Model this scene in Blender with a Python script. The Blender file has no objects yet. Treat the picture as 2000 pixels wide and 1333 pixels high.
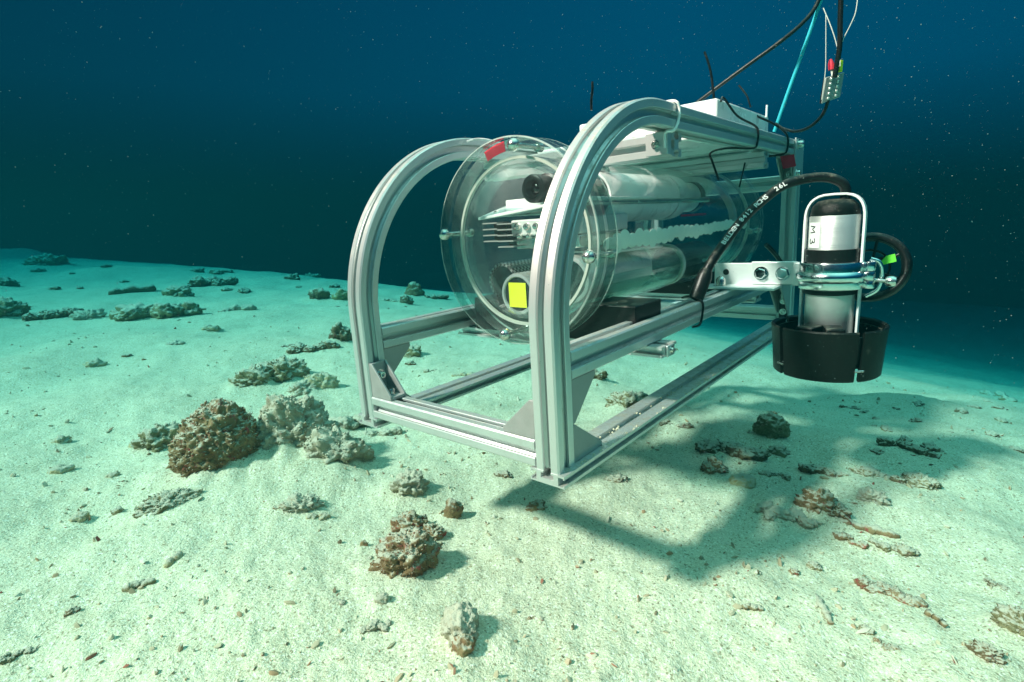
import bpy, bmesh, math, random
from mathutils import Vector, Matrix, noise, Quaternion

S = bpy.context.scene
COL = S.collection
random.seed(7)
U = 0.04                                   # one frame unit (profile width) in metres

# ------------------------------------------------------------------ camera geometry
F_PX = 1048.93
RC = Matrix(((0.76255692, 0.64407014, -0.06066793),
             (0.09225776, -0.20109034, -0.97521853),
             (-0.64030887, 0.73806255, -0.2127633)))       # frame axes -> camera axes (x right, y down, z ahead)
TC = Vector((-7.0873, 3.9083, 25.4348))
HC = 0.575                                 # camera height over the sand

def cam_ray(px, py):
    return Vector(((px - 1000) / F_PX, (py - 666.5) / F_PX, 1.0))
upc = cam_ray(0, 445).cross(cam_ray(2000, 405)).normalized()
if upc.y > 0: upc = -upc
fwc = (Vector((0, 0, 1)) - upc * upc.z).normalized()
rtc = fwc.cross(upc)
if rtc.x < 0: rtc = -rtc
BW = Matrix((rtc, fwc, upc))               # camera axes -> world axes
CAM = Vector((0, 0, HC))
def F2W(f):                                # frame units -> world metres
    return BW @ ((RC @ Vector(f) + TC) * U) + CAM
MROT = BW @ RC                             # frame axes -> world axes
MROT4 = MROT.to_4x4()

cam = bpy.data.objects.new('camera', bpy.data.cameras.new('camera'))
COL.objects.link(cam)
cam.data.sensor_width = 36
cam.data.lens = F_PX / 2000 * 36
cam.data.clip_start = 0.02
cam.data.clip_end = 500
cm = Matrix((BW @ Vector((1, 0, 0)), BW @ Vector((0, -1, 0)), BW @ Vector((0, 0, -1)))).transposed().to_4x4()
cm.translation = CAM
cam.matrix_world = cm
S.camera = cam

# ------------------------------------------------------------------ light, water colour, exposure
S.view_settings.view_transform = 'Standard'
S.view_settings.look = 'None'
S.view_settings.exposure = 2.0
S.view_settings.gamma = 1
S.cycles.use_denoising = True
S.cycles.max_bounces = 10
S.cycles.transparent_max_bounces = 24
S.cycles.volume_bounces = 1
S.cycles.sample_clamp_indirect = 6

SUN_F = Vector((-0.30, -0.64, 0.70)).normalized()         # toward the sun, frame axes
SUN_W = MROT @ SUN_F
sl = bpy.data.lights.new('sun', 'SUN')
sl.energy = 5.0
sl.angle = math.radians(5.0)
sl.color = (1.0, 0.435, 0.35)
so = bpy.data.objects.new('sun', sl)
COL.objects.link(so)
so.rotation_euler = SUN_W.to_track_quat('Z', 'Y').to_euler()
so.location = (0, 0, 20)

W = bpy.data.worlds.new('World')
S.world = W
W.use_nodes = True
nt = W.node_tree
nt.nodes.clear()
wo = nt.nodes.new('ShaderNodeOutputWorld')
bg = nt.nodes.new('ShaderNodeBackground')
tc = nt.nodes.new('ShaderNodeTexCoord')
sx = nt.nodes.new('ShaderNodeSeparateXYZ')
mr = nt.nodes.new('ShaderNodeMapRange')
mr.inputs[1].default_value = -1; mr.inputs[2].default_value = 1
rp = nt.nodes.new('ShaderNodeValToRGB')
nt.links.new(tc.outputs['Generated'], sx.inputs[0])
nt.links.new(sx.outputs['Z'], mr.inputs[0])
nt.links.new(mr.outputs[0], rp.inputs[0])
az = nt.nodes.new('ShaderNodeMapRange')            # water colour darkens toward the left, brightens toward the right
az.inputs[1].default_value = -0.75; az.inputs[2].default_value = 0.25; az.inputs[3].default_value = 0.5; az.inputs[4].default_value = 1.15
nt.links.new(sx.outputs['X'], az.inputs[0])
vm = nt.nodes.new('ShaderNodeVectorMath'); vm.operation = 'SCALE'
nt.links.new(rp.outputs[0], vm.inputs[0]); nt.links.new(az.outputs[0], vm.inputs['Scale'])
nt.links.new(vm.outputs[0], bg.inputs[0])
nt.links.new(bg.outputs[0], wo.inputs[0])
ramp = rp.color_ramp
stops = [(0.0, (0.005, 0.02, 0.02)), (0.47, (0.000, 0.006, 0.008)), (0.52, (0.000, 0.010, 0.016)),
         (0.60, (0.000, 0.021, 0.042)), (0.72, (0.000, 0.016, 0.037)), (0.84, (0.07, 0.17, 0.18)), (1.0, (0.38, 0.50, 0.40))]
while len(ramp.elements) < len(stops): ramp.elements.new(0.5)
for e, (p_, c_) in zip(ramp.elements, stops):
    e.position = p_; e.color = (*c_, 1)
bg.inputs[1].default_value = 1.05

# ------------------------------------------------------------------ material helpers
MATS = {}
def newmat(name):
    m = bpy.data.materials.new(name); m.use_nodes = True
    b = m.node_tree.nodes['Principled BSDF']
    return m, m.node_tree, b
def plain(name, col, rough=0.5, metal=0.0, spec=0.5, var=0.12, vscale=30.0, bump=0.0, bscale=200.0, stretch=None):
    m, t, b = newmat(name)
    b.inputs['Roughness'].default_value = rough
    b.inputs['Metallic'].default_value = metal
    b.inputs['Specular IOR Level'].default_value = spec
    co = t.nodes.new('ShaderNodeTexCoord')
    mp = t.nodes.new('ShaderNodeMapping')
    if stretch: mp.inputs['Scale'].default_value = stretch
    t.links.new(co.outputs['Object'], mp.inputs[0])
    n = t.nodes.new('ShaderNodeTexNoise'); n.inputs['Scale'].default_value = vscale; n.inputs['Detail'].default_value = 5
    t.links.new(mp.outputs[0], n.inputs['Vector'])
    mx = t.nodes.new('ShaderNodeMix'); mx.data_type = 'RGBA'
    mx.inputs[6].default_value = (*[c * (1 - var) for c in col], 1)
    mx.inputs[7].default_value = (*[min(1, c * (1 + var)) for c in col], 1)
    t.links.new(n.outputs['Fac'], mx.inputs[0])
    t.links.new(mx.outputs[2], b.inputs['Base Color'])
    rr = t.nodes.new('ShaderNodeMapRange')
    rr.inputs[1].default_value = 0.3; rr.inputs[2].default_value = 0.7
    rr.inputs[3].default_value = max(0.02, rough - 0.08); rr.inputs[4].default_value = min(1, rough + 0.08)
    t.links.new(n.outputs['Fac'], rr.inputs[0]); t.links.new(rr.outputs[0], b.inputs['Roughness'])
    if bump:
        n2 = t.nodes.new('ShaderNodeTexNoise'); n2.inputs['Scale'].default_value = bscale; n2.inputs['Detail'].default_value = 3
        t.links.new(mp.outputs[0], n2.inputs['Vector'])
        bp = t.nodes.new('ShaderNodeBump'); bp.inputs['Strength'].default_value = bump; bp.inputs['Distance'].default_value = 0.002
        t.links.new(n2.outputs['Fac'], bp.inputs['Height']); t.links.new(bp.outputs[0], b.inputs['Normal'])
    MATS[name] = m
    return m
def acrylic(name, tint=(0.93, 0.98, 0.97), haze=0.05, ior=1.3, hazecol=(0.75, 0.85, 0.8), rough=0.03):
    m, t, b = newmat(name)
    t.nodes.remove(b)
    out = t.nodes['Material Output']
    tr = t.nodes.new('ShaderNodeBsdfTransparent'); tr.inputs[0].default_value = (*tint, 1)
    gl = t.nodes.new('ShaderNodeBsdfGlossy'); gl.inputs['Roughness'].default_value = rough
    df = t.nodes.new('ShaderNodeBsdfDiffuse'); df.inputs[0].default_value = (*hazecol, 1)
    lw = t.nodes.new('ShaderNodeLayerWeight'); lw.inputs[0].default_value = 0.5      # facing works alike from inside and outside
    pw = t.nodes.new('ShaderNodeMath'); pw.operation = 'POWER'; pw.inputs[1].default_value = 4.0
    t.links.new(lw.outputs['Facing'], pw.inputs[0])
    fr = t.nodes.new('ShaderNodeMath'); fr.operation = 'MULTIPLY_ADD'; fr.inputs[1].default_value = ior - 0.75; fr.inputs[2].default_value = 0.035
    t.links.new(pw.outputs[0], fr.inputs[0])
    n = t.nodes.new('ShaderNodeTexNoise'); n.inputs['Scale'].default_value = 14; n.inputs['Detail'].default_value = 6
    co = t.nodes.new('ShaderNodeTexCoord'); t.links.new(co.outputs['Object'], n.inputs['Vector'])
    hz = t.nodes.new('ShaderNodeMapRange'); hz.inputs[1].default_value = 0.35; hz.inputs[2].default_value = 0.75
    hz.inputs[3].default_value = haze * 0.5; hz.inputs[4].default_value = haze * 1.8
    t.links.new(n.outputs['Fac'], hz.inputs[0])
    m1 = t.nodes.new('ShaderNodeMixShader'); m2 = t.nodes.new('ShaderNodeMixShader')
    t.links.new(hz.outputs[0], m1.inputs[0]); t.links.new(tr.outputs[0], m1.inputs[1]); t.links.new(df.outputs[0], m1.inputs[2])
    t.links.new(fr.outputs[0], m2.inputs[0]); t.links.new(m1.outputs[0], m2.inputs[1]); t.links.new(gl.outputs[0], m2.inputs[2])
    t.links.new(m2.outputs[0], out.inputs['Surface'])
    MATS[name] = m
    return m

ALU = plain('anodised_aluminium', (0.64, 0.67, 0.66), 0.31, 0.65, var=0.15, vscale=14, bump=0.10, bscale=260, stretch=(1, 0.12, 0.12))
CAST = plain('cast_bracket', (0.36, 0.37, 0.36), 0.6, 0.4, var=0.15, vscale=60, bump=0.25, bscale=700)
PLATE = plain('brushed_plate', (0.84, 0.86, 0.84), 0.36, 0.35, var=0.05, vscale=12, bump=0.15, bscale=300, stretch=(0.1, 1, 1))
CHROME = plain('chrome', (0.78, 0.80, 0.80), 0.14, 1.0, var=0.05, vscale=30)
STEEL = plain('polished_steel', (0.72, 0.70, 0.66), 0.2, 0.95, var=0.08, vscale=60)
BRUSHED = plain('brushed_steel', (0.60, 0.61, 0.59), 0.42, 0.7, var=0.05, vscale=10, bump=0.2, bscale=160, stretch=(0.2, 0.2, 6))
RUBBER = plain('black_rubber', (0.006, 0.0075, 0.0075), 0.6, 0, 0.35, var=0.3, vscale=40, bump=0.15, bscale=500)
MATT = plain('black_neoprene', (0.006, 0.009, 0.008), 0.8, 0, 0.18, var=0.35, vscale=25, bump=0.35, bscale=900)
BLACKP = plain('black_plastic', (0.011, 0.012, 0.013), 0.38, 0, 0.5, var=0.2, vscale=60)
LENSB = plain('dark_lens', (0.004, 0.005, 0.007), 0.06, 0, 0.8, var=0.1)
WHITEP = plain('white_plastic', (0.88, 0.89, 0.88), 0.3, 0, 0.5, var=0.03, vscale=20)
BOARD = plain('white_card', (0.84, 0.85, 0.83), 0.6, 0, 0.4, var=0.05, vscale=40)
CREAM = plain('cream_seal', (0.52, 0.56, 0.50), 0.5, 0, 0.4, var=0.1, vscale=40)
SEALANT = plain('white_sealant', (0.76, 0.80, 0.70), 0.45, 0, 0.5, var=0.06, vscale=50)
YELLOW = plain('yellow_tape', (0.80, 0.86, 0.03), 0.5, 0, 0.4, var=0.05)
GREEN = plain('green_tape', (0.18, 0.80, 0.06), 0.45, 0, 0.4, var=0.06)
RED = plain('red_tape', (0.62, 0.02, 0.05), 0.5, 0, 0.4, var=0.15, vscale=80)
CYAN = plain('cyan_rope', (0.03, 0.52, 0.62), 0.6, 0, 0.3, var=0.2, vscale=300, bump=0.5, bscale=900)
INK = plain('white_print', (0.85, 0.86, 0.84), 0.5, 0, 0.3, var=0.03)
PEN = plain('black_ink', (0.01, 0.01, 0.012), 0.6, 0, 0.2, var=0.1)
WIRE = plain('pale_wire', (0.62, 0.68, 0.62), 0.5, 0, 0.4, var=0.1)
KNURL = None
def silted(m, amt=0.5):
    """fine silt lying on the upward faces and in faint blotches"""
    t = m.node_tree; b = t.nodes['Principled BSDF']
    src = b.inputs['Base Color'].links[0].from_socket
    g = t.nodes.new('ShaderNodeNewGeometry'); sp = t.nodes.new('ShaderNodeSeparateXYZ'); t.links.new(g.outputs['Normal'], sp.inputs[0])
    co = t.nodes.new('ShaderNodeTexCoord')
    n = t.nodes.new('ShaderNodeTexNoise'); n.inputs['Scale'].default_value = 45; n.inputs['Detail'].default_value = 8; n.inputs['Roughness'].default_value = 0.75
    t.links.new(co.outputs['Object'], n.inputs['Vector'])
    a = t.nodes.new('ShaderNodeMath'); a.operation = 'MULTIPLY_ADD'; a.inputs[1].default_value = 0.16; t.links.new(sp.outputs['Z'], a.inputs[0]); t.links.new(n.outputs['Fac'], a.inputs[2])
    r = t.nodes.new('ShaderNodeMapRange'); r.inputs[1].default_value = 0.60; r.inputs[2].default_value = 0.78; r.inputs[4].default_value = amt; t.links.new(a.outputs[0], r.inputs[0])
    mx = t.nodes.new('ShaderNodeMix'); mx.data_type = 'RGBA'; t.links.new(r.outputs[0], mx.inputs[0]); t.links.new(src, mx.inputs[6]); mx.inputs[7].default_value = (0.40, 0.38, 0.29, 1)
    t.links.new(mx.outputs[2], b.inputs['Base Color'])
    rr = t.nodes.new('ShaderNodeMapRange'); rr.inputs[3].default_value = 0.36; rr.inputs[4].default_value = 0.8; t.links.new(r.outputs[0], rr.inputs[0]); t.links.new(rr.outputs[0], b.inputs['Roughness'])
silted(ALU, 0.7); silted(RUBBER, 0.25); silted(MATT, 0.22)
ACR = acrylic('clear_acrylic', tint=(0.985, 0.995, 0.99), haze=0.004, ior=1.34, rough=0.09)
ACRF = acrylic('clear_acrylic_flange', (0.975, 0.995, 0.99), haze=0.010, ior=1.26, rough=0.06)
ACRE = acrylic('acrylic_rim', (0.92, 0.975, 0.965), haze=0.045, ior=1.5)
ACRB = acrylic('acrylic_shade_band', (0.50, 0.66, 0.64), haze=0.04, ior=1.75)  # rim darkening from bent light, put into the tint
ACRC = acrylic('acrylic_painted_glint', (0.8, 0.9, 0.88), haze=0.32, ior=1.6)  # pale haze painted in as the highlight along the rims
CLEARTUBE = acrylic('green_clear_tube', (0.84, 0.95, 0.92), haze=0.10, ior=1.35, hazecol=(0.35, 0.62, 0.56))

def knurled():
    m, t, b = newmat('knurled_metal')
    b.inputs['Base Color'].default_value = (0.16, 0.17, 0.17, 1); b.inputs['Metallic'].default_value = 0.7; b.inputs['Roughness'].default_value = 0.35
    co = t.nodes.new('ShaderNodeTexCoord')
    w1 = t.nodes.new('ShaderNodeTexChecker'); w1.inputs['Scale'].default_value = 36
    t.links.new(co.outputs['UV'], w1.inputs['Vector'])
    bp = t.nodes.new('ShaderNodeBump'); bp.inputs['Strength'].default_value = 1; bp.inputs['Distance'].default_value = 0.002
    mx = t.nodes.new('ShaderNodeMix'); mx.data_type = 'RGBA'
    mx.inputs[6].default_value = (0.09, 0.10, 0.10, 1); mx.inputs[7].default_value = (0.55, 0.56, 0.54, 1)
    t.links.new(w1.outputs['Fac'], mx.inputs[0]); t.links.new(mx.outputs[2], b.inputs['Base Color'])
    t.links.new(w1.outputs['Fac'], bp.inputs['Height']); t.links.new(bp.outputs[0], b.inputs['Normal'])
    return m
KNURL = knurled()

# ------------------------------------------------------------------ object helpers
def thing(name, label, cat, base, group=None):
    """Empty at the thing's base; base in frame units."""
    o = bpy.data.objects.new(name, None); COL.objects.link(o)
    o.empty_display_size = 0.03
    m = MROT4.copy(); m.translation = F2W(base); o.matrix_world = m
    o['label'] = label; o['category'] = cat
    if group: o['group'] = group
    o['_b'] = tuple(base)
    return o
def link_mesh(name, verts, faces, mat, parent=None, smooth=30, bevel=0.0, uvs=None):
    me = bpy.data.meshes.new(name)
    me.from_pydata([tuple(v) for v in verts], [], faces)
    me.update()
    bm = bmesh.new(); bm.from_mesh(me); bmesh.ops.recalc_face_normals(bm, faces=bm.faces); bm.to_mesh(me); bm.free()
    if uvs:
        ul = me.uv_layers.new(name='UVMap')
        for poly in me.polygons:
            for li in poly.loop_indices:
                ul.data[li].uv = uvs[me.loops[li].vertex_index]
    if smooth:
        for p_ in me.polygons: p_.use_smooth = True
        me.set_sharp_from_angle(angle=math.radians(smooth))
    me.materials.append(mat)
    o = bpy.data.objects.new(name, me); COL.objects.link(o)
    if parent is not None: o.parent = parent
    if bevel:
        b = o.modifiers.new('bevel', 'BEVEL'); b.width = bevel; b.segments = 2; b.limit_method = 'ANGLE'; b.angle_limit = math.radians(40)
    return o

class MB:
    """collects geometry in frame units"""
    def __init__(s): s.v = []; s.f = []; s.uv = None
    def add(s, vs, fs):
        n = len(s.v); s.v += [Vector(v) for v in vs]; s.f += [tuple(i + n for i in f) for f in fs]; return s
    def box(s, x0, x1, y0, y1, z0, z1):
        return s.add([(x0, y0, z0), (x1, y0, z0), (x1, y1, z0), (x0, y1, z0), (x0, y0, z1), (x1, y0, z1), (x1, y1, z1), (x0, y1, z1)],
                     [(0, 3, 2, 1), (4, 5, 6, 7), (0, 1, 5, 4), (1, 2, 6, 5), (2, 3, 7, 6), (3, 0, 4, 7)])
    def hexa(s, p8):
        return s.add(p8, [(0, 3, 2, 1), (4, 5, 6, 7), (0, 1, 5, 4), (1, 2, 6, 5), (2, 3, 7, 6), (3, 0, 4, 7)])
    def prism(s, poly, d):
        """poly: list of 3-D points, extruded by vector d"""
        n = len(poly); d = Vector(d)
        vs = [Vector(p_) for p_ in poly] + [Vector(p_) + d for p_ in poly]
        return s.add(vs, [tuple(range(n - 1, -1, -1)), tuple(range(n, 2 * n))] + [(i, (i + 1) % n, n + (i + 1) % n, n + i) for i in range(n)])
    def sweep(s, prof, path, caps=True, closed=True):
        """prof: 2-D pts; path: (P, A, B)"""
        n = len(prof); k = len(path); vs = []
        for P, A, B in path:
            P, A, B = Vector(P), Vector(A), Vector(B)
            for a, b in prof: vs.append(P + A * a + B * b)
        fs = []
        for j in range(k - 1):
            for i in range(n if closed else n - 1):
                fs.append((j * n + i, j * n + (i + 1) % n, (j + 1) * n + (i + 1) % n, (j + 1) * n + i))
        if caps: fs += [tuple(range(n - 1, -1, -1)), tuple(range((k - 1) * n, k * n))]
        return s.add(vs, fs)
    def tube(s, pts, r, seg=10, caps=True):
        pts = [Vector(p_) for p_ in pts]; n = len(pts)
        rs = r if isinstance(r, (list, tuple)) else [r] * n
        t0 = (pts[1] - pts[0]).normalized()
        a = t0.orthogonal().normalized(); path = []
        for i in range(n):
            t = (pts[min(i + 1, n - 1)] - pts[max(i - 1, 0)]).normalized()
            a = (a - t * a.dot(t))
            a = a.normalized() if a.length > 1e-6 else t.orthogonal().normalized()
            b = t.cross(a)
            path.append((pts[i], a * rs[i], b * rs[i]))
        prof = [(math.cos(2 * math.pi * k / seg), math.sin(2 * math.pi * k / seg)) for k in range(seg)]
        return s.sweep(prof, path, caps)
    def lathe(s, o, ax, prof, seg=48, a0=0.0, a1=2 * math.pi, close_prof=False, ref=None):
        """prof: (radius, distance along ax)"""
        o = Vector(o); ax = Vector(ax).normalized()
        u = Vector(ref).normalized() if ref else ax.orthogonal().normalized()
        w = ax.cross(u); n = len(prof); full = abs(a1 - a0 - 2 * math.pi) < 1e-6
        k = seg if full else seg + 1; vs = []
        for j in range(k):
            a = a0 + (a1 - a0) * j / seg
            d = u * math.cos(a) + w * math.sin(a)
            for r, h in prof: vs.append(o + d * r + ax * h)
        fs = []
        for j in range(seg):
            j2 = (j + 1) % k
            for i in range(n if close_prof else n - 1):
                i2 = (i + 1) % n
                fs.append((j * n + i, j2 * n + i, j2 * n + i2, j * n + i2))
        if not full and close_prof:
            fs += [tuple(range(n)), tuple((k - 1) * n + i for i in range(n - 1, -1, -1))]
        return s.add(vs, fs)
    def build(s, name, mat, parent, smooth=30, bevel=0.0, pb=None, uvs=None):
        b = Vector(pb if pb is not None else parent['_b'])
        o = link_mesh(name, [(v - b) * U for v in s.v], s.f, mat, parent, smooth, bevel * U, uvs)
        o['_b'] = tuple(b)
        return o

def spline(pts, n=8):
    pts = [Vector(p_) for p_ in pts]; out = []
    P = [pts[0] * 2 - pts[1]] + pts + [pts[-1] * 2 - pts[-2]]
    for i in range(1, len(P) - 2):
        for k in range(n):
            t = k / n; a, b, c, d = P[i - 1], P[i], P[i + 1], P[i + 2]
            out.append(0.5 * ((2 * b) + (c - a) * t + (2 * a - 5 * b + 4 * c - d) * t * t + (3 * b - a - 3 * c + d) * t ** 3))
    out.append(pts[-1])
    return out
CF = -(RC.transposed() @ TC)               # camera in frame units
def fray(px, py): return RC.transposed() @ cam_ray(px, py)
def fx(px, py, x): d = fray(px, py); return CF + d * ((x - CF.x) / d.x)
def fy(px, py, y): d = fray(px, py); return CF + d * ((y - CF.y) / d.y)
def fz(px, py, z): d = fray(px, py); return CF + d * ((z - CF.z) / d.z)

# ------------------------------------------------------------------ the instrument frame
WF, HR, DF, HT = 11.4, 0.45, 29.6, 13.25    # width, base rail height, rear post front face, top
ZM = 3.51
def slot_profile(ch=0.06):
    q = [(-0.5 + ch, 0.5), (-0.17, 0.5), (-0.15, 0.48), (-0.15, 0.40), (-0.27, 0.40), (-0.27, 0.33), (-0.13, 0.21),
         (0.13, 0.21), (0.27, 0.33), (0.27, 0.40), (0.15, 0.40), (0.15, 0.48), (0.17, 0.5), (0.5 - ch, 0.5)]
    out = []
    for k in range(4):
        c, s_ = [(1, 0), (0, -1), (-1, 0), (0, 1)][k]
        for x, y in q: out.append((x * c - y * s_, x * s_ + y * c))
    return out
TS = slot_profile()
BASE = [(-0.72, 0), (0.72, 0), (0.72, 0.11), (0.66, 0.11), (0.66, 0.06), (0.46, 0.06), (0.46, 0.38), (0.66, 0.38), (0.66, 0.33), (0.72, 0.33),
        (0.72, 0.45), (0.16, 0.45), (0.16, 0.38), (0.27, 0.38), (0.27, 0.2), (-0.27, 0.2), (-0.27, 0.38), (-0.16, 0.38), (-0.16, 0.45),
        (-0.72, 0.45), (-0.72, 0.33), (-0.66, 0.33), (-0.66, 0.38), (-0.46, 0.38), (-0.46, 0.06), (-0.66, 0.06), (-0.66, 0.11), (-0.72, 0.11)]
X, Y, Z = Vector((1, 0, 0)), Vector((0, 1, 0)), Vector((0, 0, 1))
fr = thing('instrument_frame', 'open aluminium slotted rail frame with two curved front uprights, hanging above the sand', 'frame', (5.7, 15, 0))
def straight(name, P, Q, A, B, prof=TS):
    m = MB(); m.sweep(prof, [(P, A, B), (Q, A, B)]); return m.build(name, ALU, fr, 25)
for xc in (0.5, WF - 0.5):
    path = [((xc, 0.5, HR), X, -Y)]
    R_, cy, cz, mid = 8.0, 8.0, 5.25, 7.5
    for k in range(49):
        a = math.pi / 2 * k / 48
        nrm = -Y * math.cos(a) + Z * math.sin(a)
        path.append((Vector((xc, cy, cz)) + nrm * mid, X, nrm))
    path.append(((xc, 9.3, HT - 0.5), X, Z))
    MB().sweep(TS, path).build('curved_upright', ALU, fr, 25)
    straight('top_rail', (xc, 9.33, HT - 0.53), (xc, DF + 0.3, HT - 0.53), X, Z)
    MB().sweep(BASE, [((xc, -0.02, 0), X, Z), ((xc, DF + 1.4, 0), X, Z)]).build('base_rail', ALU, fr, 25)
    straight('side_rail', (xc, 1.01, ZM + 0.51), (xc, DF - 0.01, ZM + 0.51), X, Z)
    straight('rear_post', (xc, DF + 0.5, HR), (xc, DF + 0.5, 12.2), X, Y)
straight('front_crossbar', (1.01, 0.5, HR + 0.53), (WF - 1.01, 0.5, HR + 0.53), Y, Z)
straight('rear_crossbar', (1.01, DF + 0.5, HR + 0.53), (WF - 1.01, DF + 0.5, HR + 0.53), Y, Z)
straight('rear_crossbar', (1.01, DF + 0.5, 10.5), (WF - 1.01, DF + 0.5, 10.5), Y, Z)
for yb in (9.9, 23.0):
    straight('roof_crossbar', (0.25, yb, 11.69), (11.15, yb, 11.69), Y, Z)
straight('cradle_bar', (0.2, 7.3, 3.05), (12.0, 7.3, 3.05), -Y, Z, BASE)
straight('cradle_bar', (0.2, 22.2, 3.05), (11.2, 22.2, 3.05), -Y, Z, BASE)

def bolt(parent, P, d, r=0.16, h=0.14, mat=STEEL, socket=True):
    prof = [(r * 1.5, 0), (r * 1.5, 0.03), (r, 0.03), (r, h * 0.8), (r * 0.85, h)]
    prof += [(r * 0.5, h), (r * 0.5, h * 0.45), (0.001, h * 0.45)] if socket else [(r * 0.4, h * 1.25), (0.001, h * 1.3)]
    m = MB(); m.lathe(P, d, prof, 16)
    return m.build('bolt', mat, parent, 40, pb=parent['_b'])
def corner(c, a, b, w, la=1.45, lb=1.45, wd=0.86, bolts=True):
    """angle bracket at corner c with arms along a and b, width along w (centred)"""
    c, a, b, w = Vector(c), Vector(a), Vector(b), Vector(w)
    m = MB(); t = 0.1
    for s_ in (-1, 1):
        o = c + w * (s_ * (wd / 2 - (t if s_ > 0 else 0)))
        m.prism([o, o + a * la, o + a * la + b * 0.18, o + b * lb + a * 0.18, o + b * lb], w * t)
    i0 = c - w * (wd / 2 - t - 0.004); wi = w * (wd - 2 * t - 0.008)
    m.prism([i0 + b * 0.004 + a * 0.004, i0 + a * (la - 0.004) + b * 0.004, i0 + a * (la - 0.004) + b * 0.14, i0 + a * 0.14 + b * 0.14,
             i0 + a * 0.14 + b * (lb - 0.004), i0 + a * 0.004 + b * (lb - 0.004)], wi)
    o = m.build('corner_bracket', CAST, fr, 30, 0.02)
    if bolts:
        bolt(o, c + a * (la * 0.62) + b * 0.14, b, 0.17, 0.26)
        bolt(o, c + b * (lb * 0.62) + a * 0.14, a, 0.17, 0.26)
    return o
zc = HR + 1.04
corner((1.01, 0.5, zc), X, Z, Y, 1.35, 1.55)
corner((WF - 1.01, 0.5, zc), -X, Z, Y, 1.45, 1.4)
corner((0.5, 1.01, ZM - 0.005), Y, -Z, X, 1.55, 1.5)
corner((WF - 0.5, 1.01, ZM - 0.005), Y, -Z, X, 1.55, 1.6)
corner((WF - 0.5, 1.01, HR + 0.005), Y, Z, X, 1.9, 1.4)
corner((0.5, 1.01, HR + 0.005), Y, Z, X, 1.5, 1.4)
corner((WF - 0.5, DF - 0.01, ZM - 0.005), -Y, -Z, X, 2.6, 2.4)
corner((WF - 0.5, DF - 0.01, 12.2), -Y, -Z, X, 2.0, 2.0)
corner((0.5, DF - 0.01, 12.2), -Y, -Z, X, 2.0, 2.0)
# joining plate and rear end plate at the top of the right rear post
ep = MB().box(WF + 0.01, WF + 0.12, DF - 1.2, DF + 0.95, 10.3, 13.3).build('end_plate', ALU, fr, 30, 0.02)
bolt(ep, (WF + 0.12, DF - 0.6, 12.9), X, 0.24, 0.3, socket=False)
bolt(ep, (WF + 0.12, DF - 0.6, 11.0), X, 0.2, 0.2)
rq = [fy(1524, 306, 27.55), fy(1551, 302, 27.55), fy(1555, 325, 27.55), fy(1530, 331, 27.55)]
MB().hexa([p_ - Y * 0.0 for p_ in rq] + [p_ - Y * 0.05 for p_ in rq]).build('red_tape_patch', RED, fr, 30)
jp = MB().box(10.15, 11.15, 9.0, 9.37, 11.25, 12.18).build('joint_plate', ALU, fr, 30, 0.02)
bolt(jp, (10.6, 9.0, 11.7), -Y, 0.12, 0.2)
cb = MB().box(12.01, 12.1, 6.95, 7.65, 3.02, 3.5).build('end_cap', ALU, fr, 30, 0.03)
bolt(cb, (12.1, 7.3, 3.27), X, 0.11, 0.1)
# black hinge plates low on the right rear post
hp = MB().box(WF - 0.75, WF - 0.2, DF - 0.16, DF - 0.02, 0.6, 3.2).build('hinge_plate', BLACKP, fr, 30, 0.03)
for zz in (1.2, 2.4): bolt(hp, (WF - 0.48, DF - 0.16, zz), -Y, 0.16, 0.12)

# ------------------------------------------------------------------ the acrylic camera housing
HX, HZ = 5.75, 7.92
hs = thing('camera_housing', 'clear acrylic cylinder housing with round bolted flanges, lying lengthwise inside the frame', 'housing', (HX, 5, 3.4))
ax = Y
def ring(y0, y1, r0, r1, ch=0.06):
    return [(r0, y0), (r1 - ch, y0), (r1, y0 + ch), (r1, y1 - ch), (r1 - ch, y1), (r0, y1)]
MB().lathe((HX, 0, HZ), Y, [(3.72, 6.05), (3.72, 25.2), (3.52, 25.2), (3.52, 6.05)], 96, close_prof=True).build('tube', ACR, hs, 40)
MB().lathe((HX, 0, HZ), Y, [(0.001, 4.82), (4.42, 4.82), (4.5, 4.9), (4.5, 5.35), (4.42, 5.42), (0.001, 5.42)], 96).build('front_plate', ACRF, hs, 40)
MB().lathe((HX, 0, HZ), Y, ring(5.5, 6.3, 3.74, 4.5), 96, close_prof=True).build('front_flange', ACRE, hs, 40)
MB().lathe((HX, 0, HZ), Y, [(4.503, 4.9), (4.503, 5.35)], 96).build('plate_shade_band', ACRB, hs, 40)  # thin shell carrying the painted dark band of the rim
MB().lathe((HX, 0, HZ), Y, [(4.503, 5.58), (4.503, 6.22)], 96).build('flange_shade_band', ACRB, hs, 40)
MB().lathe((HX, 0, HZ), Y, [(4.44, 4.8), (4.5, 4.82), (4.51, 4.89), (4.44, 4.815)], 96, close_prof=True).build('plate_painted_glint', ACRC, hs, 60)  # thin ring added as a painted highlight on the plate rim
MB().lathe((HX, 0, HZ), Y, [(4.44, 6.3), (4.51, 6.24), (4.51, 6.31)], 96, close_prof=True).build('flange_painted_glint', ACRC, hs, 60)  # same painted highlight at the back of the flange
MB().lathe((HX, 0, HZ), Y, ring(25.0, 25.7, 3.74, 4.5), 96, close_prof=True).build('rear_flange', ACRE, hs, 40)
MB().lathe((HX, 0, HZ), Y, [(0.001, 25.75), (4.42, 25.75), (4.5, 25.82), (4.5, 26.2), (4.42, 26.28), (0.001, 26.28)], 96).build('rear_plate', ACRF, hs, 40)
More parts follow.
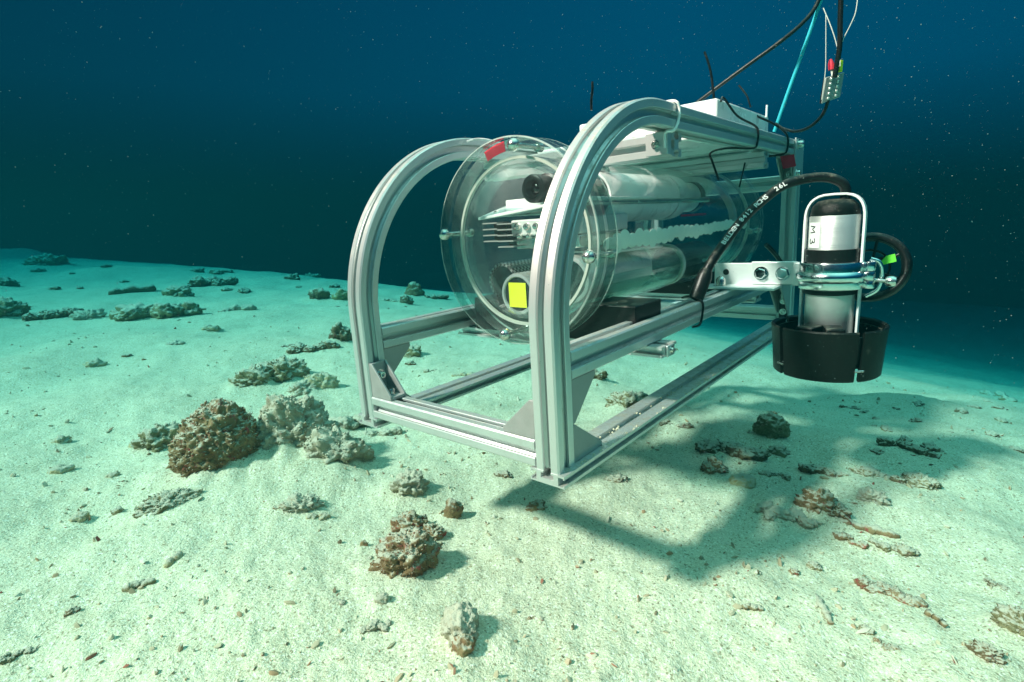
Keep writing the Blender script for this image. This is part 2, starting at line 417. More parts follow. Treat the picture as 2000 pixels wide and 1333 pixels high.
MB().lathe((HX, 0, HZ), Y, [(3.62, 5.45), (3.74, 5.45), (3.74, 5.62), (3.62, 5.62)], 96, close_prof=True).build('seal_ring', CREAM, hs, 40)
MB().lathe((HX, 0, HZ), Y, [(3.28, 5.46), (3.42, 5.46), (3.42, 6.6), (3.28, 6.6)], 96, close_prof=True).build('seal_lip', ACRE, hs, 40)
MB().lathe((HX, 0, HZ), Y, [(3.56, 25.55), (3.74, 25.55), (3.74, 25.72), (3.56, 25.72)], 96, close_prof=True).build('seal_ring', CREAM, hs, 40)
for k in range(8):
    a = math.radians(-8 + 45 * k)
    P = Vector((HX + 4.12 * math.cos(a), 0, HZ + 4.12 * math.sin(a)))
    if k % 2 == 0:
        m = MB()
        m.lathe(P, Y, [(0.001, 4.48), (0.12, 4.5), (0.24, 4.6), (0.27, 4.72), (0.27, 4.81), (0.11, 4.815), (0.11, 6.35), (0.2, 6.36), (0.2, 6.62), (0.001, 6.64)], 20)
        b = m.build('flange_bolt', STEEL, hs, 40)
        m = MB()
        m.lathe(P, Y, [(0.001, 26.6), (0.2, 26.6), (0.2, 26.29), (0.1, 26.29), (0.1, 24.8), (0.2, 24.8), (0.2, 24.6), (0.001, 24.6)], 16)
        m.build('flange_bolt', STEEL, hs, 40)
    else:
        m = MB(); m.lathe(P, Y, [(0.13, 4.84), (0.13, 5.40)], 16)
        m.build('bolt_hole', ACRE, hs, 40)
MB().lathe((HX, 0, HZ), Y, [(4.02, 5.44), (4.46, 5.44), (4.46, 5.47), (4.02, 5.47)], 10, math.radians(-113), math.radians(-97), True, ref=X).build('red_tape', RED, hs, 40)
# lumpy sealant seam along the side of the tube
m = MB(); random.seed(3)
for k in range(27):
    t = k / 26; y = 6.9 + t * 17.6
    a = math.radians(-2.5 + 3 * t)
    r = 0.16 + 0.17 * (1 - t) + 0.12 * abs(math.sin(k * 1.9)) + random.uniform(-0.04, 0.06)
    c = Vector((HX + 3.76 * math.cos(a), y, HZ + 3.76 * math.sin(a) - random.uniform(-0.05, 0.1)))
    vs = []; fs = []
    n1, n2 = 14, 8
    for i in range(n2 + 1):
        th = math.pi * i / n2
        for j in range(n1):
            ph = 2 * math.pi * j / n1
            w_ = 1 + 0.15 * math.sin(3 * ph + k)
            vs.append(c + Vector((0.05 * math.sin(th) * math.cos(ph), 0.52 * math.cos(th), r * w_ * math.sin(th) * math.sin(ph))))
    for i in range(n2):
        for j in range(n1):
            fs.append((i * n1 + j, i * n1 + (j + 1) % n1, (i + 1) * n1 + (j + 1) % n1, (i + 1) * n1 + j))
    m.add(vs, fs)
m.build('sealant_seam', SEALANT, hs, 60)
# pale bent ribs seen near the rear end
for r0, yy in ((3.3, 24.0),):
    MB().lathe((HX, 0, HZ), Y, [(r0 - 0.35, yy), (r0, yy), (r0, yy + 0.55), (r0 - 0.35, yy + 0.55)], 64, close_prof=True).build('rear_hoop', ALU, hs, 40)
MB().tube([(HX + 2.6, 7.0, HZ + 1.6), (HX + 2.6, 21, HZ + 1.6)], 0.15, 14).build('tie_rod', STEEL, hs)
MB().tube([(HX - 2.7, 7.0, HZ + 1.4), (HX - 2.7, 24, HZ + 1.4)], 0.15, 14).build('tie_rod', STEEL, hs)

# ------------------------------------------------------------------ contents of the housing
vc = thing('video_camera', 'small black camera with round lens looking out near the top of the clear housing', 'camera', (5.9, 9, 9.6))
MB().box(5.05, 7.3, 8.5, 11.0, 9.75, 11.1).build('body', BLACKP, vc, 30, 0.35)
MB().lathe((5.2, 8.7, 10.35), -Y, [(0.75, 0), (0.75, 0.25), (0.62, 0.3), (0.62, 0.9), (0.66, 0.95), (0.66, 1.35), (0.6, 1.4), (0.42, 1.4), (0.25, 1.1), (0.001, 1.1)], 32).build('lens_barrel', BLACKP, vc, 40)
MB().lathe((5.2, 8.7, 10.35), -Y, [(0.30, 1.12), (0.2, 1.2), (0.001, 1.24)], 24).build('lens', LENSB, vc, 40)
et = thing('electronics_tray', 'bright white wedge tray with silver boxes under it, midway up inside the clear housing', 'electronics', (5.5, 8, 8))
m = MB(); m.prism([(2.6, 6.2, 9.05), (4.4, 6.2, 9.2), (8.6, 6.2, 9.6), (8.6, 13.5, 9.6), (4.4, 12.5, 9.6), (1.9, 9.6, 9.75)], (0, 0, 0.14))
m.build('tray_top', WHITEP, et, 30, 0.03)
MB().box(2.55, 6.2, 8.4, 10.5, 9.55, 10.0).build('foam_pad', BOARD, et, 30, 0.04)
def sink(x0, x1, y0, z0, z1, n):
    th = thing('heat_sink', 'black finned heat sink, the ' + ('taller one nearer the silver box' if n == 5 else 'shorter one at the outer end of the tray'), 'heat sink', ((x0 + x1) / 2, y0, z0), 'finned heat sinks in the housing')
    MB().box(x0 + 0.05, x1 - 0.05, y0 + 0.75, y0 + 0.95, z0, z1).build('back_plate', BLACKP, th, 30)
    for k in range(n):
        z = z0 + (z1 - z0 - 0.07) * k / (n - 1)
        MB().box(x0, x1, y0, y0 + 0.75, z, z + 0.06).build('fin', CAST, th, 30)
sink(3.05, 3.98, 6.0, 8.0, 8.92, 4); sink(4.02, 4.98, 5.95, 7.72, 8.85, 5)
MB().box(4.7, 8.3, 6.5, 10.5, 7.6, 8.15).build('lower_box', STEEL, et, 30, 0.05)
MB().box(4.55, 8.3, 6.35, 10.8, 8.2, 8.95).build('upper_box', PLATE, et, 30, 0.08)
for k in range(5):
    MB().lathe((5.0 + 0.55 * k, 6.34, 8.62), -Y, [(0.17, -0.02), (0.17, 0.1), (0.12, 0.18), (0.001, 0.2)], 14).build('lamp', STEEL, et, 40)
    MB().lathe((5.1 + 0.55 * k, 6.34, 8.2), -Y, [(0.13, -0.02), (0.13, 0.1), (0.09, 0.16), (0.001, 0.18)], 14).build('lamp', STEEL, et, 40)
def torch(P, r, L, label, knurl, tape=False, sq=1.0):
    t = thing('torch', label, 'torch', (P[0], P[1], P[2] - r), 'torches lying in the bottom of the housing')
    seg = 40; m = MB()
    prof = [(r * 0.80, 0.05), (r * 0.84, -0.02), (r * 0.97, 0.0), (r, 0.08), (r, L), (r * 0.8, L + 0.1), (0.001, L + 0.1)]
    m.lathe(P, Y, prof, seg)
    n = len(prof)
    uvs = [(j / seg * 1.2, prof[i][1] / (2 * math.pi * r) * 1.2) for j in range(seg) for i in range(n)]
    m.build('barrel', KNURL if knurl else ALU, t, 40, uvs=uvs)
    MB().lathe(P, Y, [(r * 0.82, 0.06), (0.001, 0.06)], 40).build('lens', LENSB if not tape else BLACKP, t, 40)
    if tape:
        MB().box(P[0] - 0.52, P[0] + 0.52, P[1] - 0.005, P[1] + 0.02, P[2] - 0.62, P[2] + 0.55).build('yellow_label', YELLOW, t, 30)
    return t
torch((3.05, 7.2, 5.95), 0.95, 6, 'knurled dark metal torch, on the outer left of the housing bottom', True)
torch((5.05, 5.95, 5.52), 1.0, 7, 'smooth silver torch with a yellow square label on its dark face', False, True)
torch((7.75, 6.3, 6.2), 1.08, 6, 'smooth silver torch with a bare dark face, right of the yellow labelled torch', False)
wt = thing('reflection_tube', 'fat white tube standing in for the slab reflection, with ringed end along the upper right inside the housing', 'tube', (7.2, 12, 9.0))
MB().lathe((7.2, 0, 9.75), Y, [(1.12, 9.0), (1.22, 9.0), (1.22, 16.6), (1.12, 16.6)], 48, close_prof=True).build('barrel', WHITEP, wt, 40)  # white barrel added in place of the slab's reflection on the acrylic
MB().lathe((7.2, 0, 9.75), Y, [(1.0, 16.65), (1.26, 16.65), (1.3, 16.9), (1.26, 17.2), (1.2, 17.3), (1.26, 17.45), (1.22, 18.0), (0.9, 18.1), (0.9, 20.5), (0.001, 20.5)], 48).build('end_fitting', PLATE, wt, 40)
MB().lathe((7.2, 0, 9.75), Y, [(0.7, 20.55), (0.95, 20.6), (0.95, 21.2), (0.7, 21.3), (0.001, 21.3)], 32).build('end_cap', BLACKP, wt, 40)
MB().box(7.9, 8.5, 18.0, 20.4, 8.6, 8.72).build('red_flag', RED, wt, 30)
bt = thing('battery_tube', 'greenish clear tube with a pale end ring along the lower right inside the housing', 'tube', (7.7, 11, 4.8))
MB().lathe((7.75, 0, 5.95), Y, [(1.02, 7.6), (1.12, 7.6), (1.12, 16.0), (1.02, 16.0)], 48, close_prof=True).build('barrel', CLEARTUBE, bt, 40)
MB().lathe((7.75, 0, 5.95), Y, [(1.0, 16.02), (1.18, 16.02), (1.18, 16.35), (1.0, 16.35)], 48, close_prof=True).build('end_ring', CREAM, bt, 40)
MB().lathe((7.75, 0, 5.95), Y, [(0.001, 16.6), (1.05, 16.6), (1.05, 21.0), (0.001, 21.0)], 32).build('dark_core', BLACKP, bt, 40)
mp_ = thing('mounting_plate', 'flat silver plate with a round hole inside the housing above the greenish tube', 'plate', (8, 12, 7.1))
m = MB(); m.prism([(6.2, 8.2, 7.28), (8.8, 8.2, 7.2), (9.0, 13.2, 7.15), (7.4, 14.6, 7.25), (6.2, 14.6, 7.3)], (0, 0, 0.1)); m.build('sheet', PLATE, mp_, 30, 0.02)
MB().lathe((8.45, 12.6, 7.27), Z, [(0.001, 0.012), (0.16, 0.012), (0.16, 0)], 20).build('hole', BLACKP, mp_)
for k in range(3): MB().lathe((8.3, 9.0 + k * 0.5, 7.28), Z, [(0.14, 0), (0.14, 0.14), (0.001, 0.16)], 12).build('screw', STEEL, mp_, 40)
hw = thing('wire_loom', 'tangle of dark wires lying on the silver plate inside the housing', 'wires', (7.5, 16, 7.2))
random.seed(11); m = MB()
for k in range(12):
    pts = [Vector((random.uniform(6.3, 8.3), 9.5 + 1.3 * i + random.uniform(-.4, .4), 7.45 + random.uniform(0, .45))) for i in range(8)]
    m.tube(spline(pts, 5), 0.06, 6)
m.build('wires', BLACKP, hw, 60)

# rubber cradle blocks
for (x0, x1, lab) in ((1.6, 4.4, 'black rubber block under the low left side of the housing front'), (7.5, 10.9, 'black rubber block under the right side of the housing, behind the right upright')):
    o = thing('rubber_block', lab, 'rubber block', ((x0 + x1) / 2, 7.3, 3.5), 'rubber blocks cradling the housing')
    m = MB()
    s_ = 1 if x0 > 5 else -1
    cx = HX; prof = []
    xs = [x0 + (x1 - x0) * k / 10 for k in range(11)]
    top = []
    for x in xs:
        d = abs(x - cx); zz = HZ - math.sqrt(max(0.0, 3.78 ** 2 - d * d)) if d < 3.7 else 6
        top.append((x, min(zz, 5.15)))
    poly = [(x0, 3.50), (x1, 3.50)] + [(x, z) for x, z in reversed(top)]
    m.prism([(x, 6.5, z) for x, z in poly], (0, 2.4, 0)); m.build('block', RUBBER, o, 30, 0.05)
o = thing('rubber_block', 'black rubber block deep behind, under the rear of the housing', 'rubber block', (7, 21.9, 3.5), 'rubber blocks cradling the housing')
m = MB(); m.prism([(x, 21.2, z) for x, z in [(3, 3.5), (8.6, 3.5), (8.6, 5.0), (7.2, 4.4), (5.8, 4.13), (4.4, 4.4), (3, 5.0)]], (0, 2.6, 0)); m.build('block', RUBBER, o, 30, 0.05)

# ------------------------------------------------------------------ white float and slab under the top rails
fb = thing('float_block', 'bright white box on top of the frame, tied down with black cable ties', 'float', (7, 21, 12.25))
MB().box(1.3, 10.1, 17.5, 27.0, 12.3, 14.72).build('block', WHITEP, fb, 30, 0.12)
MB().tube([(10.14, 26.3, 14.6), (10.14, 26.32, 15.35)], 0.07, 8).build('peg', WHITEP, fb)
sb = thing('float_slab', 'white flat slab between the top rails, seen from below above the clear cylinder', 'float', (5.7, 12, 12.2))
MB().box(1.1, 10.3, 13.2, 16.9, 12.22, 12.9).build('slab', WHITEP, sb, 30, 0.08)

# ------------------------------------------------------------------ sensor canister with its bracket
CX, CY = 15.95, 17.6
mb = thing('angle_bracket', 'bright aluminium angle bracket reaching from the right side rail to the canister', 'bracket', (12.5, 18, 4.55))
MB().prism([(9.75, 18.02, 4.56), (13.6, 18.02, 4.56), (13.6, 18.02, 4.68), (9.75, 18.02, 4.68)], (0, -1.5, 0)).build('base_flange', PLATE, mb, 30, 0.02)
MB().box(9.95, 13.5, 18.02, 18.14, 4.56, 5.86).build('upright_flange', PLATE, mb, 30, 0.02)
MB().lathe((10.6, 18.015, 5.35), -Y, [(0.001, 0), (0.17, 0), (0.17, -0.01)], 20).build('hole', BLACKP, mb)
def hexbolt(parent, P, d, r=0.3, h=0.26):
    P, d = Vector(P), Vector(d); a = d.orthogonal().normalized(); b = d.cross(a)
    m = MB(); m.lathe(P, d, [(r * 1.25, 0), (r * 1.25, 0.05), (0.01, 0.05)], 24)
    pr = [(math.cos(math.pi / 3 * k) * r, math.sin(math.pi / 3 * k) * r) for k in range(6)]
    pr2 = [(x * 0.86, y * 0.86) for x, y in pr]
    m.sweep(pr, [(P + d * 0.051, a, b), (P + d * (h * 0.85), a, b), (P + d * h, a * 0.86, b * 0.86)])
    return m.build('hex_bolt', CHROME, parent, 20)
bolt(mb, (10.6, 17.2, 4.68), Z, 0.26, 0.42, socket=False)
sc = thing('sensor_canister', 'brushed steel canister marked M3 with a hoop over it, in a black slotted cup', 'canister', (CX, CY, 0.4))
MB().lathe((CX, CY, 0), Z, [(0.001, 1.2), (1.06, 1.2), (1.1, 1.25), (1.1, 8.2), (1.06, 8.25), (0.001, 8.25)], 64).build('body', BRUSHED, sc, 40)
MB().lathe((CX, CY, 0), Z, [(1.07, 8.25), (1.09, 8.35), (1.0, 8.72), (0.75, 8.95), (0.35, 9.02), (0.001, 9.02)], 48).build('end_cap', MATT, sc, 40)
MB().lathe((CX, CY, 0), Z, [(1.105, 6.0), (1.2, 6.0), (1.2, 6.62), (1.105, 6.62)], 48, close_prof=True).build('rubber_sleeve', RUBBER, sc, 40)
MB().lathe((CX, CY, 0), Z, [(1.105, 4.4), (1.18, 4.4), (1.18, 4.62), (1.105, 4.62)], 48, close_prof=True).build('rubber_sleeve', RUBBER, sc, 40)
# hoop of flat bar over the canister, in the x-z plane
hp_ = [(-1.28, 1.9)]
hp_ += [(-1.28, 7.9)]
for k in range(1, 16):
    a = math.pi * (1 - k / 16)
    ca, sa = math.cos(a), math.sin(a)
    hp_.append((1.28 * math.copysign(abs(ca) ** 0.62, ca), 7.9 + 1.35 * abs(sa) ** 0.75))
hp_ += [(1.28, 7.9), (1.28, 1.9)]
pts = [Vector((CX + a, CY, b)) for a, b in hp_]
path = []
for i, P in enumerate(pts):
    t = (pts[min(i + 1, len(pts) - 1)] - pts[max(i - 1, 0)]).normalized()
    n_ = Y.cross(t)
    path.append((P, n_, Y))
MB().sweep([(-0.055, -0.24), (0.055, -0.24), (0.055, 0.24), (-0.055, 0.24)], path).build('hoop', WHITEP, sc, 35, 0.02)
# chrome clamp band with tab
cl = MB().lathe((CX, CY, 0), Z, [(1.21, 4.72), (1.42, 4.68), (1.45, 4.72), (1.45, 5.02), (1.56, 5.12), (1.6, 5.28), (1.56, 5.44), (1.45, 5.54), (1.45, 5.92), (1.42, 5.98), (1.21, 5.94)], 64, close_prof=True).build('clamp_band', CHROME, sc, 40)
MB().box(12.0, 14.35, 17.88, 18.01, 4.72, 5.96).build('clamp_tab', PLATE, sc, 30, 0.1)
MB().box(14.2, 14.62, 17.5, 17.88, 4.72, 5.94).build('clamp_neck', PLATE, sc, 30, 0.05)
hexbolt(sc, (12.55, 17.88, 5.32), -Y); hexbolt(sc, (13.65, 17.88, 5.32), -Y)
# lugs and eye bolt on the far side
m = MB()
for k, (z0, z1) in enumerate(((4.7, 5.05), (5.1, 5.5), (5.55, 5.98))):
    m.lathe((CX + 1.62, CY - 0.1, z0), Z, [(0.001, 0), (0.24, 0), (0.26, 0.05), (0.26, z1 - z0 - 0.05), (0.24, z1 - z0), (0.001, z1 - z0)], 20)
m.build('clamp_hinge', CHROME, sc, 40)
m = MB(); m.tube(spline([(CX + 1.6, CY + 0.1, 6.1), (CX + 1.98, CY + 0.2, 5.9), (CX + 2.1, CY + 0.3, 5.3), (CX + 1.95, CY + 0.3, 4.6), (CX + 1.5, CY + 0.2, 4.25)], 8), 0.1, 10)
m.build('clamp_lever', CHROME, sc, 60)
m = MB(); m.tube([(CX + 1.6, CY, 5.1), (CX + 2.45, CY, 5.02)], 0.09, 10)
m.lathe((CX + 2.3, CY, 5.03), X, [(0.001, 0), (0.2, 0), (0.26, 0.12), (0.26, 0.3), (0.2, 0.42), (0.001, 0.44)], 18); m.build('wing_nut', STEEL, sc, 40)
# cup: curved segments with gaps between
for k, (a0, a1) in enumerate(((-128, -50), (-44, 12), (18, 80), (86, 150), (156, 222), (-172 + 33, -134))):
    pr = [(2.38, 0.35), (2.45, 0.42), (2.52, 1.6), (2.62, 2.78), (2.56, 2.86), (2.44, 2.78), (2.34, 1.6), (2.26, 0.42)]
    MB().lathe((CX, CY, 0), Z, pr, 16, math.radians(a0), math.radians(a1), True, ref=X).build('cup_segment', MATT, sc, 40)
MB().lathe((CX, CY, 0), Z, [(0.001, 1.0), (2.3, 1.0), (2.33, 1.1), (2.3, 1.19), (0.001, 1.19)], 48).build('cup_floor', MATT, sc, 40)
MB().lathe((CX, CY, 0), Z, [(2.2, 1.2), (2.33, 1.2), (2.45, 2.55), (2.3, 2.55)], 64, close_prof=True).build('cup_liner', RUBBER, sc, 40)
for a in (-131, -47):
    a = math.radians(a); d = Vector((math.cos(a), math.sin(a), 0)); t = Vector((-d.y, d.x, 0))
    P = Vector((CX, CY, 0.95)) + d * 2.56
    MB().tube([P - t * 0.22, P + t * 0.22], 0.05, 10).build('pin', STEEL, sc)
for a in (-105, -72):
    a = math.radians(a); d = Vector((math.cos(a), math.sin(a), 0)); t = Vector((-d.y, d.x, 0)); P = Vector((CX, CY, 0)) + d * 1.75
    m = MB(); m.hexa([P + t * x + d * y + Z * z for z in (2.2, 2.98) for x, y in ((-0.4, -0.5), (0.4, -0.5), (0.4, 0.62), (-0.4, 0.62))])
    m.build('spacer', RUBBER, sc, 30, 0.05)
# handwritten paper label wrapped on the canister
LA0, LA1, LZ0, LZ1 = math.radians(-152), math.radians(-112), 6.72, 7.95
lb = MB().lathe((CX, CY, 0), Z, [(1.104, LZ0), (1.112, LZ0), (1.112, LZ1), (1.104, LZ1)], 12, LA0, LA1, True, ref=X).build('paper_label', BOARD, sc, 40)
def onlab(u, v):                            # u across, v up, 0..1
    a = LA0 + (LA1 - LA0) * u
    return Vector((CX + 1.116 * math.cos(a), CY + 1.116 * math.sin(a), LZ0 + (LZ1 - LZ0) * v))
def stroke(m, pl):
    out = []
    for i in range(len(pl) - 1):
        for k in range(5):
            t = k / 5; out.append(onlab(pl[i][0] + (pl[i + 1][0] - pl[i][0]) * t, pl[i][1] + (pl[i + 1][1] - pl[i][1]) * t))
    out.append(onlab(*pl[-1])); m.tube(out, 0.022, 6)
# written turned a quarter: the M above the 3, tops of the letters to the right
m = MB()
stroke(m, [(0.25, 0.86), (0.66, 0.84), (0.42, 0.74), (0.66, 0.63), (0.25, 0.6)])
stroke(m, [(0.62, 0.38), (0.68, 0.30), (0.64, 0.21), (0.52, 0.22), (0.46, 0.29), (0.44, 0.20), (0.32, 0.16), (0.24, 0.24), (0.27, 0.36)])
o = m.build('handwriting', PEN, lb, 60, pb=sc['_b'])

# ------------------------------------------------------------------ cables
def glyph(ch, size):
    cu = bpy.data.curves.new('glyph', 'FONT'); cu.body = ch; cu.size = size; cu.extrude = 0.0; cu.align_x = 'CENTER'; cu.align_y = 'CENTER'; cu.resolution_u = 3
    cu.offset = size * 0.02
    ob = bpy.data.objects.new('glyph', cu); COL.objects.link(ob)
    bpy.context.view_layer.update()
    me = bpy.data.meshes.new_from_object(ob.evaluated_get(bpy.context.evaluated_depsgraph_get()))
    vs = [v.co.copy() for v in me.vertices]; fs = [tuple(p_.vertices) for p_ in me.polygons]
    bpy.data.objects.remove(ob); bpy.data.curves.remove(cu); bpy.data.meshes.remove(me)
    return vs, fs
ck = [(1362, 580, 12.6, 'y'), (1368, 560, 12.7, 'y'), (1385, 520, 13.2, 'y'), (1413, 478, 14.0, 'y'), (1452, 428, 15.0, 'y'), (1490, 392, 15.8, 'y'), (1530, 363, 16.4, 'y'),
      (1572, 350, 17.0, 'y'), (1612, 347, 17.4, 'y'), (1642, 356, 17.6, 'y'), (1652, 372, 17.7, 'y'), (1650, 392, 17.7, 'y')]
cpts = spline([fy(a, b, c) for a, b, c, _ in ck], 10)
cb_ = thing('signal_cable', 'thick black cable with white printed letters arching from the side rail up into the canister', 'cable', tuple(cpts[0]))
CR = 0.235
jk = MB().tube(cpts, CR, 16).build('jacket', RUBBER, cb_, 60)
txt = 'BELDEN 8412 ROHS  26L'
cum = [0.0]
for i in range(1, len(cpts)): cum.append(cum[-1] + (cpts[i] - cpts[i - 1]).length)
def at_len(s_):
    for i in range(1, len(cpts)):
        if cum[i] >= s_: 
            t = (s_ - cum[i - 1]) / (cum[i] - cum[i - 1]); return cpts[i - 1].lerp(cpts[i], t), (cpts[i] - cpts[i - 1]).normalized()
    return cpts[-1], (cpts[-1] - cpts[-2]).normalized()
m = MB()
s_start = min(range(len(cpts)), key=lambda i: (cpts[i] - fy(1411, 481, 14.0)).length); s0 = cum[s_start]
s_end = cum[min(range(len(cpts)), key=lambda i: (cpts[i] - fy(1530, 363, 16.4)).length)]
for k, ch in enumerate(txt):
    if ch == ' ': continue
    P, T = at_len(s0 + (s_end - s0) * k / (len(txt) - 1))
    N = (CF - P); N = (N - T * N.dot(T)).normalized()
    N = (N + (N.cross(T)) * 0.15).normalized(); Bv = N.cross(T)
    vs, fs = glyph(ch, 0.31)
    out = []
    for v in vs:
        ang = 0.55 * v.y / CR
        out.append(P + T * v.x * 1.15 + Bv * v.y + N * (CR + 0.016 - 0.3 * v.y * v.y / CR))
    m.add(out, fs)
m.build('lettering', INK, jk, 0, pb=cb_['_b'])
MB().lathe(fy(1368, 560, 12.7), fy(1385, 520, 13.2) - fy(1362, 580, 12.6), [(0.25, -0.7), (0.36, -0.65), (0.38, 0.5), (0.25, 0.9)], 20).build('strain_sleeve', RUBBER, cb_, 40)

def loose(name, label, cat, keys, r, mat, group=None, n=8, seg=8):
    pts = spline([k if isinstance(k, Vector) else fy(*k) for k in keys], n)
    t = MB(); t.tube(pts, r, seg)
    b = pts[0]
    o = link_mesh(name, [(v - b) * U for v in t.v], t.f, mat, None, 60)
    mm = MROT4.copy(); mm.translation = F2W(b); o.matrix_world = mm
    o['label'] = label; o['category'] = cat
    if group: o['group'] = group
    o['_b'] = tuple(b)
    return o
loose('lift_rope', 'taut cyan rope rising from the rear top of the frame out of the water above', 'rope', [(1512, 258, 26.0), (1540, 178, 26.2), (1572, 90, 26.4), (1608, -12, 26.6), (1616, -40, 26.7)], 0.11, CYAN)
loose('tether_cable', 'black cable sloping up from behind the white box to join the cyan rope', 'cable', [(1360, 202, 24), (1400, 172, 24.2), (1460, 128, 24.6), (1520, 85, 25), (1565, 48, 25.6), (1592, 15, 26.2), (1610, -30, 26.8), (1614, -45, 26.9)], 0.12, RUBBER)
loose('lamp_cable', 'black cable hanging straight down from above to the small plate of lamps', 'cable', [(1644, -60, 21.6), (1643, -20, 21.7), (1641, 40, 21.8), (1640, 90, 21.9), (1634, 130, 22.1), (1630, 152, 22.25)], 0.13, RUBBER)
loose('lamp_cable', 'black cable sagging from the small lamp plate to the rear of the top rail', 'cable', [(1618, 196, 22.3), (1606, 225, 22.6), (1582, 248, 23.4), (1555, 257, 24.4), (1530, 252, 25.3), (1515, 242, 25.8)], 0.09, RUBBER)
loose('fishing_line', 'thin pale line looping off to the right of the hanging black cable', 'line', [(1678, -30, 22), (1672, 20, 22), (1663, 45, 22), (1648, 75, 22), (1641, 95, 22)], 0.025, WIRE)
loose('fishing_line', 'thin pale line slanting down to the yellow plug above the lamp plate', 'line', [(1608, 16, 22), (1622, 50, 22), (1632, 80, 22), (1640, 115, 22), (1641, 130, 22)], 0.025, WIRE)
loose('fishing_line', 'thin pale line dropping straight to the left edge of the lamp plate', 'line', [(1613, 30, 22), (1613, 90, 22), (1612, 140, 22), (1605, 195, 22)], 0.02, WIRE)
lp = thing('lamp_plate', 'small grey square plate of ten round lamps hanging on a cable above the frame', 'lamp', tuple(fy(1620, 200, 22)))
q = [fy(1604, 203, 22.0), fy(1640, 190, 22.9), fy(1648, 142, 22.9), fy(1612, 152, 22.0)]
nn = (q[1] - q[0]).cross(q[3] - q[0]).normalized()
if nn.dot(CF - q[0]) < 0: nn = -nn
ringp = []
MB().hexa([p_ - nn * 0.16 for p_ in q] + [p_ - nn * 0.03 for p_ in q]).build('backing', BLACKP, lp, 30, 0.04)
MB().hexa([p_ - nn * 0.028 for p_ in q] + [p_ + nn * 0.05 for p_ in q]).build('face', plain('grey_face', (0.40, 0.44, 0.41), 0.4, 0.4), lp, 30, 0.03)
for i in range(2):
    for j in range(5):
        u_, v_ = 0.30 + 0.4 * i, 0.12 + 0.19 * j
        P = q[0].lerp(q[1], u_).lerp(q[3].lerp(q[2], u_), v_) + nn * 0.05
        MB().lathe(P, nn, [(0.085, 0), (0.075, 0.05), (0.04, 0.08), (0.001, 0.085)], 14).build('lamp_dome', plain('lamp_dome', (0.7, 0.75, 0.68), 0.15, 0.6) if 'lamp_dome' not in MATS else MATS['lamp_dome'], lp, 50)
m = MB(); m.tube([fy(1639, 141, 22.5), fy(1641, 119, 22.5)], 0.15, 10); m.build('yellow_plug', YELLOW, lp)
m = MB(); m.tube([fy(1624, 137, 22.4), fy(1623, 124, 22.4), fy(1622, 116, 22.4)], [0.15, 0.14, 0.06], 10); m.build('red_plug', RED, lp)
m = MB(); m.tube([fy(1626, 150, 22.3), fy(1624, 137, 22.4)], 0.05, 8); m.build('plug_lead', WIRE, lp)

# cable ties
TG = 'black cable ties on the frame'
loose('cable_tie', 'black cable tie end standing up alone behind the right curved upright', 'cable tie', [(1155, 216, 11), (1155, 195, 11), (1157, 178, 11), (1157, 160, 11)], 0.06, RUBBER, TG, 5, 6)
loose('cable_tie', 'long black cable tie end standing up at the front of the white box', 'cable tie', [(1395, 196, 18), (1391, 160, 18), (1388, 140, 18), (1382, 118, 18), (1376, 102, 18)], 0.07, RUBBER, TG, 5, 6)
loose('cable_tie', 'short black cable tie end leaning above the middle of the white box', 'cable tie', [(1466, 210, 21), (1460, 190, 21), (1452, 178, 21), (1443, 167, 21)], 0.05, RUBBER, TG, 5, 6)
loose('cable_tie', 'black cable tie slanting over the white box and around the right top rail', 'cable tie',
      [(1408, 198, 17.45), Vector((10.2, 18.2, 14.76)), Vector((10.6, 19.2, 13.9)), Vector((11.3, 20.0, 13.35)), Vector((11.48, 20.1, 13.0)), Vector((11.48, 20.0, 12.4)), Vector((11.3, 19.8, 12.12)), (1420, 290, 18.5), (1388, 299, 17.5), (1392, 318, 17.4), (1404, 352, 17.2)], 0.06, RUBBER, TG, 6, 6)
loose('cable_tie', 'black cable tie wrapped round the rear end of the right top rail', 'cable tie',
      [(1452, 213, 24), (1480, 228, 24.5), (1512, 243, 25.2), Vector((11.46, 26.2, 13.3)), Vector((11.48, 26.3, 12.4)), Vector((11.2, 26.2, 12.14)), Vector((10.4, 26.0, 12.1))], 0.07, RUBBER, TG, 6, 6)
loose('cable_tie', 'black cable tie end hanging below the roof crossbar in front of the rear flange', 'cable tie', [(1455, 318, 22.4), (1450, 340, 22.3), (1444, 366, 22.2)], 0.05, RUBBER, TG, 5, 6)
loose('cable_tie', 'black cable tie looped under the right side rail where the thick cable starts', 'cable tie',
      [Vector((10.3, 12.6, 4.62)), Vector((10.7, 12.4, 4.75)), Vector((11.2, 12.3, 4.66)), Vector((11.47, 12.3, 4.45)), Vector((11.5, 12.2, 3.9)), Vector((11.45, 12.0, 3.45)), Vector((11.2, 11.7, 3.35))], 0.06, RUBBER, TG, 6, 6)
loose('white_tie', 'white cable tie around the right upright where it meets the straight top rail', 'cable tie',
      [Vector((10.3, 9.3, 13.3)), Vector((10.9, 9.25, 13.36)), Vector((11.4, 9.25, 13.3)), Vector((11.5, 9.35, 13.0)), Vector((11.5, 9.25, 12.5)), Vector((11.42, 9.0, 12.15)), Vector((11.1, 8.9, 12.1)), Vector((11.08, 8.9, 11.5))], 0.06, WHITEP, None, 6, 6)
loose('white_tie', 'white wire bowed over the left curved upright where it passes behind the flange', 'wire',
      [(912, 277, 7.2), (930, 272, 7.6), (950, 273, 8.0), (966, 277, 8.4)], 0.05, WHITEP, None, 5, 6)

